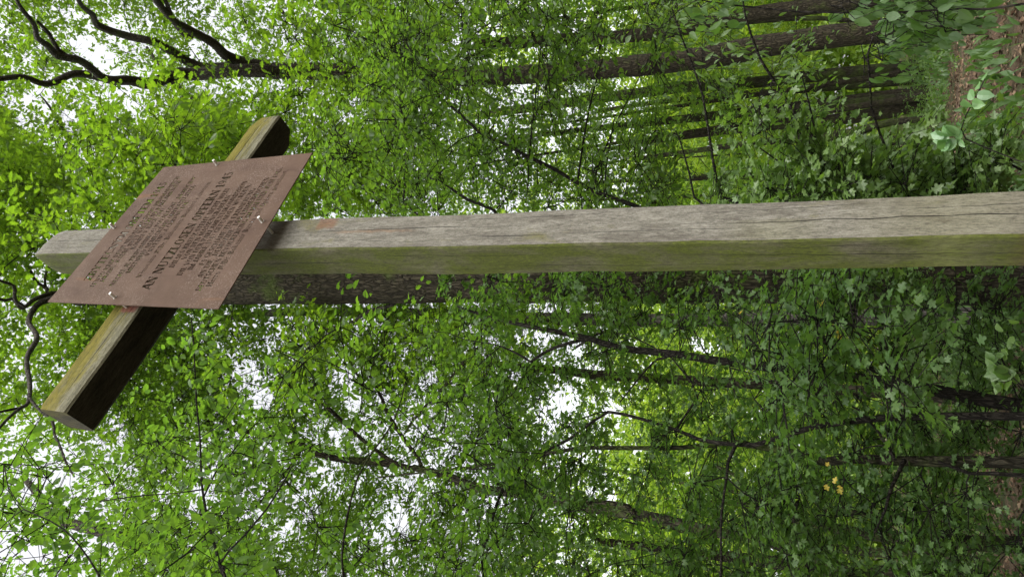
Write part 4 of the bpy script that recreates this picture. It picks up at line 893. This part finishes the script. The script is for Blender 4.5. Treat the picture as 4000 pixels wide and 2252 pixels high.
# ------------------------------------------------------------------ far wood, undergrowth, grass and litter: countless, one object each
def mass(name, label, n_cl, gen, rad, twigs, per, tpl, size, mat, **kw):
    C = np.array([gen() for _ in range(n_cl)]); P, d, nn, sz, _ = clump_leaves(C, rad, twigs, per, tpl, size, want_twigs=False, **kw)
    k = (P[:, 2] > -.02) & gap_ok(P, .3); V, F_ = leaves_geom(P[k], d[k], nn[k], sz[k], tpl); return tag(mesh_obj(name, V, [F_], mat), label, kind='stuff')
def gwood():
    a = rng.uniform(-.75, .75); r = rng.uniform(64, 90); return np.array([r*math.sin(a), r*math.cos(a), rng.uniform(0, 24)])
mass('far_wood', 'green wall of leaves of the far wood, sunlight painted into the leaf colour', 3600, gwood, 2.8, 9, 9, 'far', .62, LEAF_WOOD_SUN_TINT, flat=.8, tilt=1.)
def gund():
    while True:
        a = rng.uniform(-.8, .8); r = rng.uniform(11, 52)
        if a > .04 and r < 20 and rng.random() < .96: continue
        if a > -.05 and r < 13 and rng.random() < .8: continue
        return np.array([r*math.sin(a), r*math.cos(a), rng.uniform(0, 1)**1.6*(.22+.018*r)])
mass('undergrowth', 'low green undergrowth of seedlings and brambles on the forest floor', 2600, gund, .5, 7, 10, 'oakm', .075, LEAF_UNDER, flat=.7, tilt=.7)
n = 42000; a = rng.uniform(-.75, .8, n); r = rng.uniform(7, 40, n); x = r*np.sin(a); y = r*np.cos(a)
z = .10*np.sin(x*.21+1)*np.sin(y*.17)+.05*np.sin(x*.6+y*.4)+.015*np.sin(x*3.1)*np.sin(y*2.7)
P = np.stack([x, y, z+.015+.02*rng.random(n)], 1)
V, F_ = leaves_geom(P, rng.normal(0, 1, (n, 3))*np.array([1, 1, .25]), np.array([0, 0, 1.])+rng.normal(0, .45, (n, 3)), rng.uniform(.05, .11, n), 'far')
tag(mesh_obj('leaf_litter', V, [F_], LITTER), 'dry brown fallen leaves covering the forest floor', kind='stuff')
n = 60000; a = rng.uniform(-.75, .8, n); r = rng.uniform(9, 40, n); x = r*np.sin(a); y = r*np.cos(a)
k = (np.sin(x*.8+1.3)+np.sin(y*.55+x*.3)+rng.normal(0, .5, n)) > .35; x, y = x[k], y[k]; n = len(x)
z = .10*np.sin(x*.21+1)*np.sin(y*.17)+.05*np.sin(x*.6+y*.4)
V, F_ = leaves_geom(np.stack([x, y, z], 1), np.array([0, 0, 1.])+rng.normal(0, .35, (n, 3)), rng.normal(0, 1, (n, 3)), rng.uniform(.10, .26, n), 'long')
V = V
tag(mesh_obj('grass', V, [F_], GRASS), 'thin green grass tufts growing through the litter', kind='stuff')
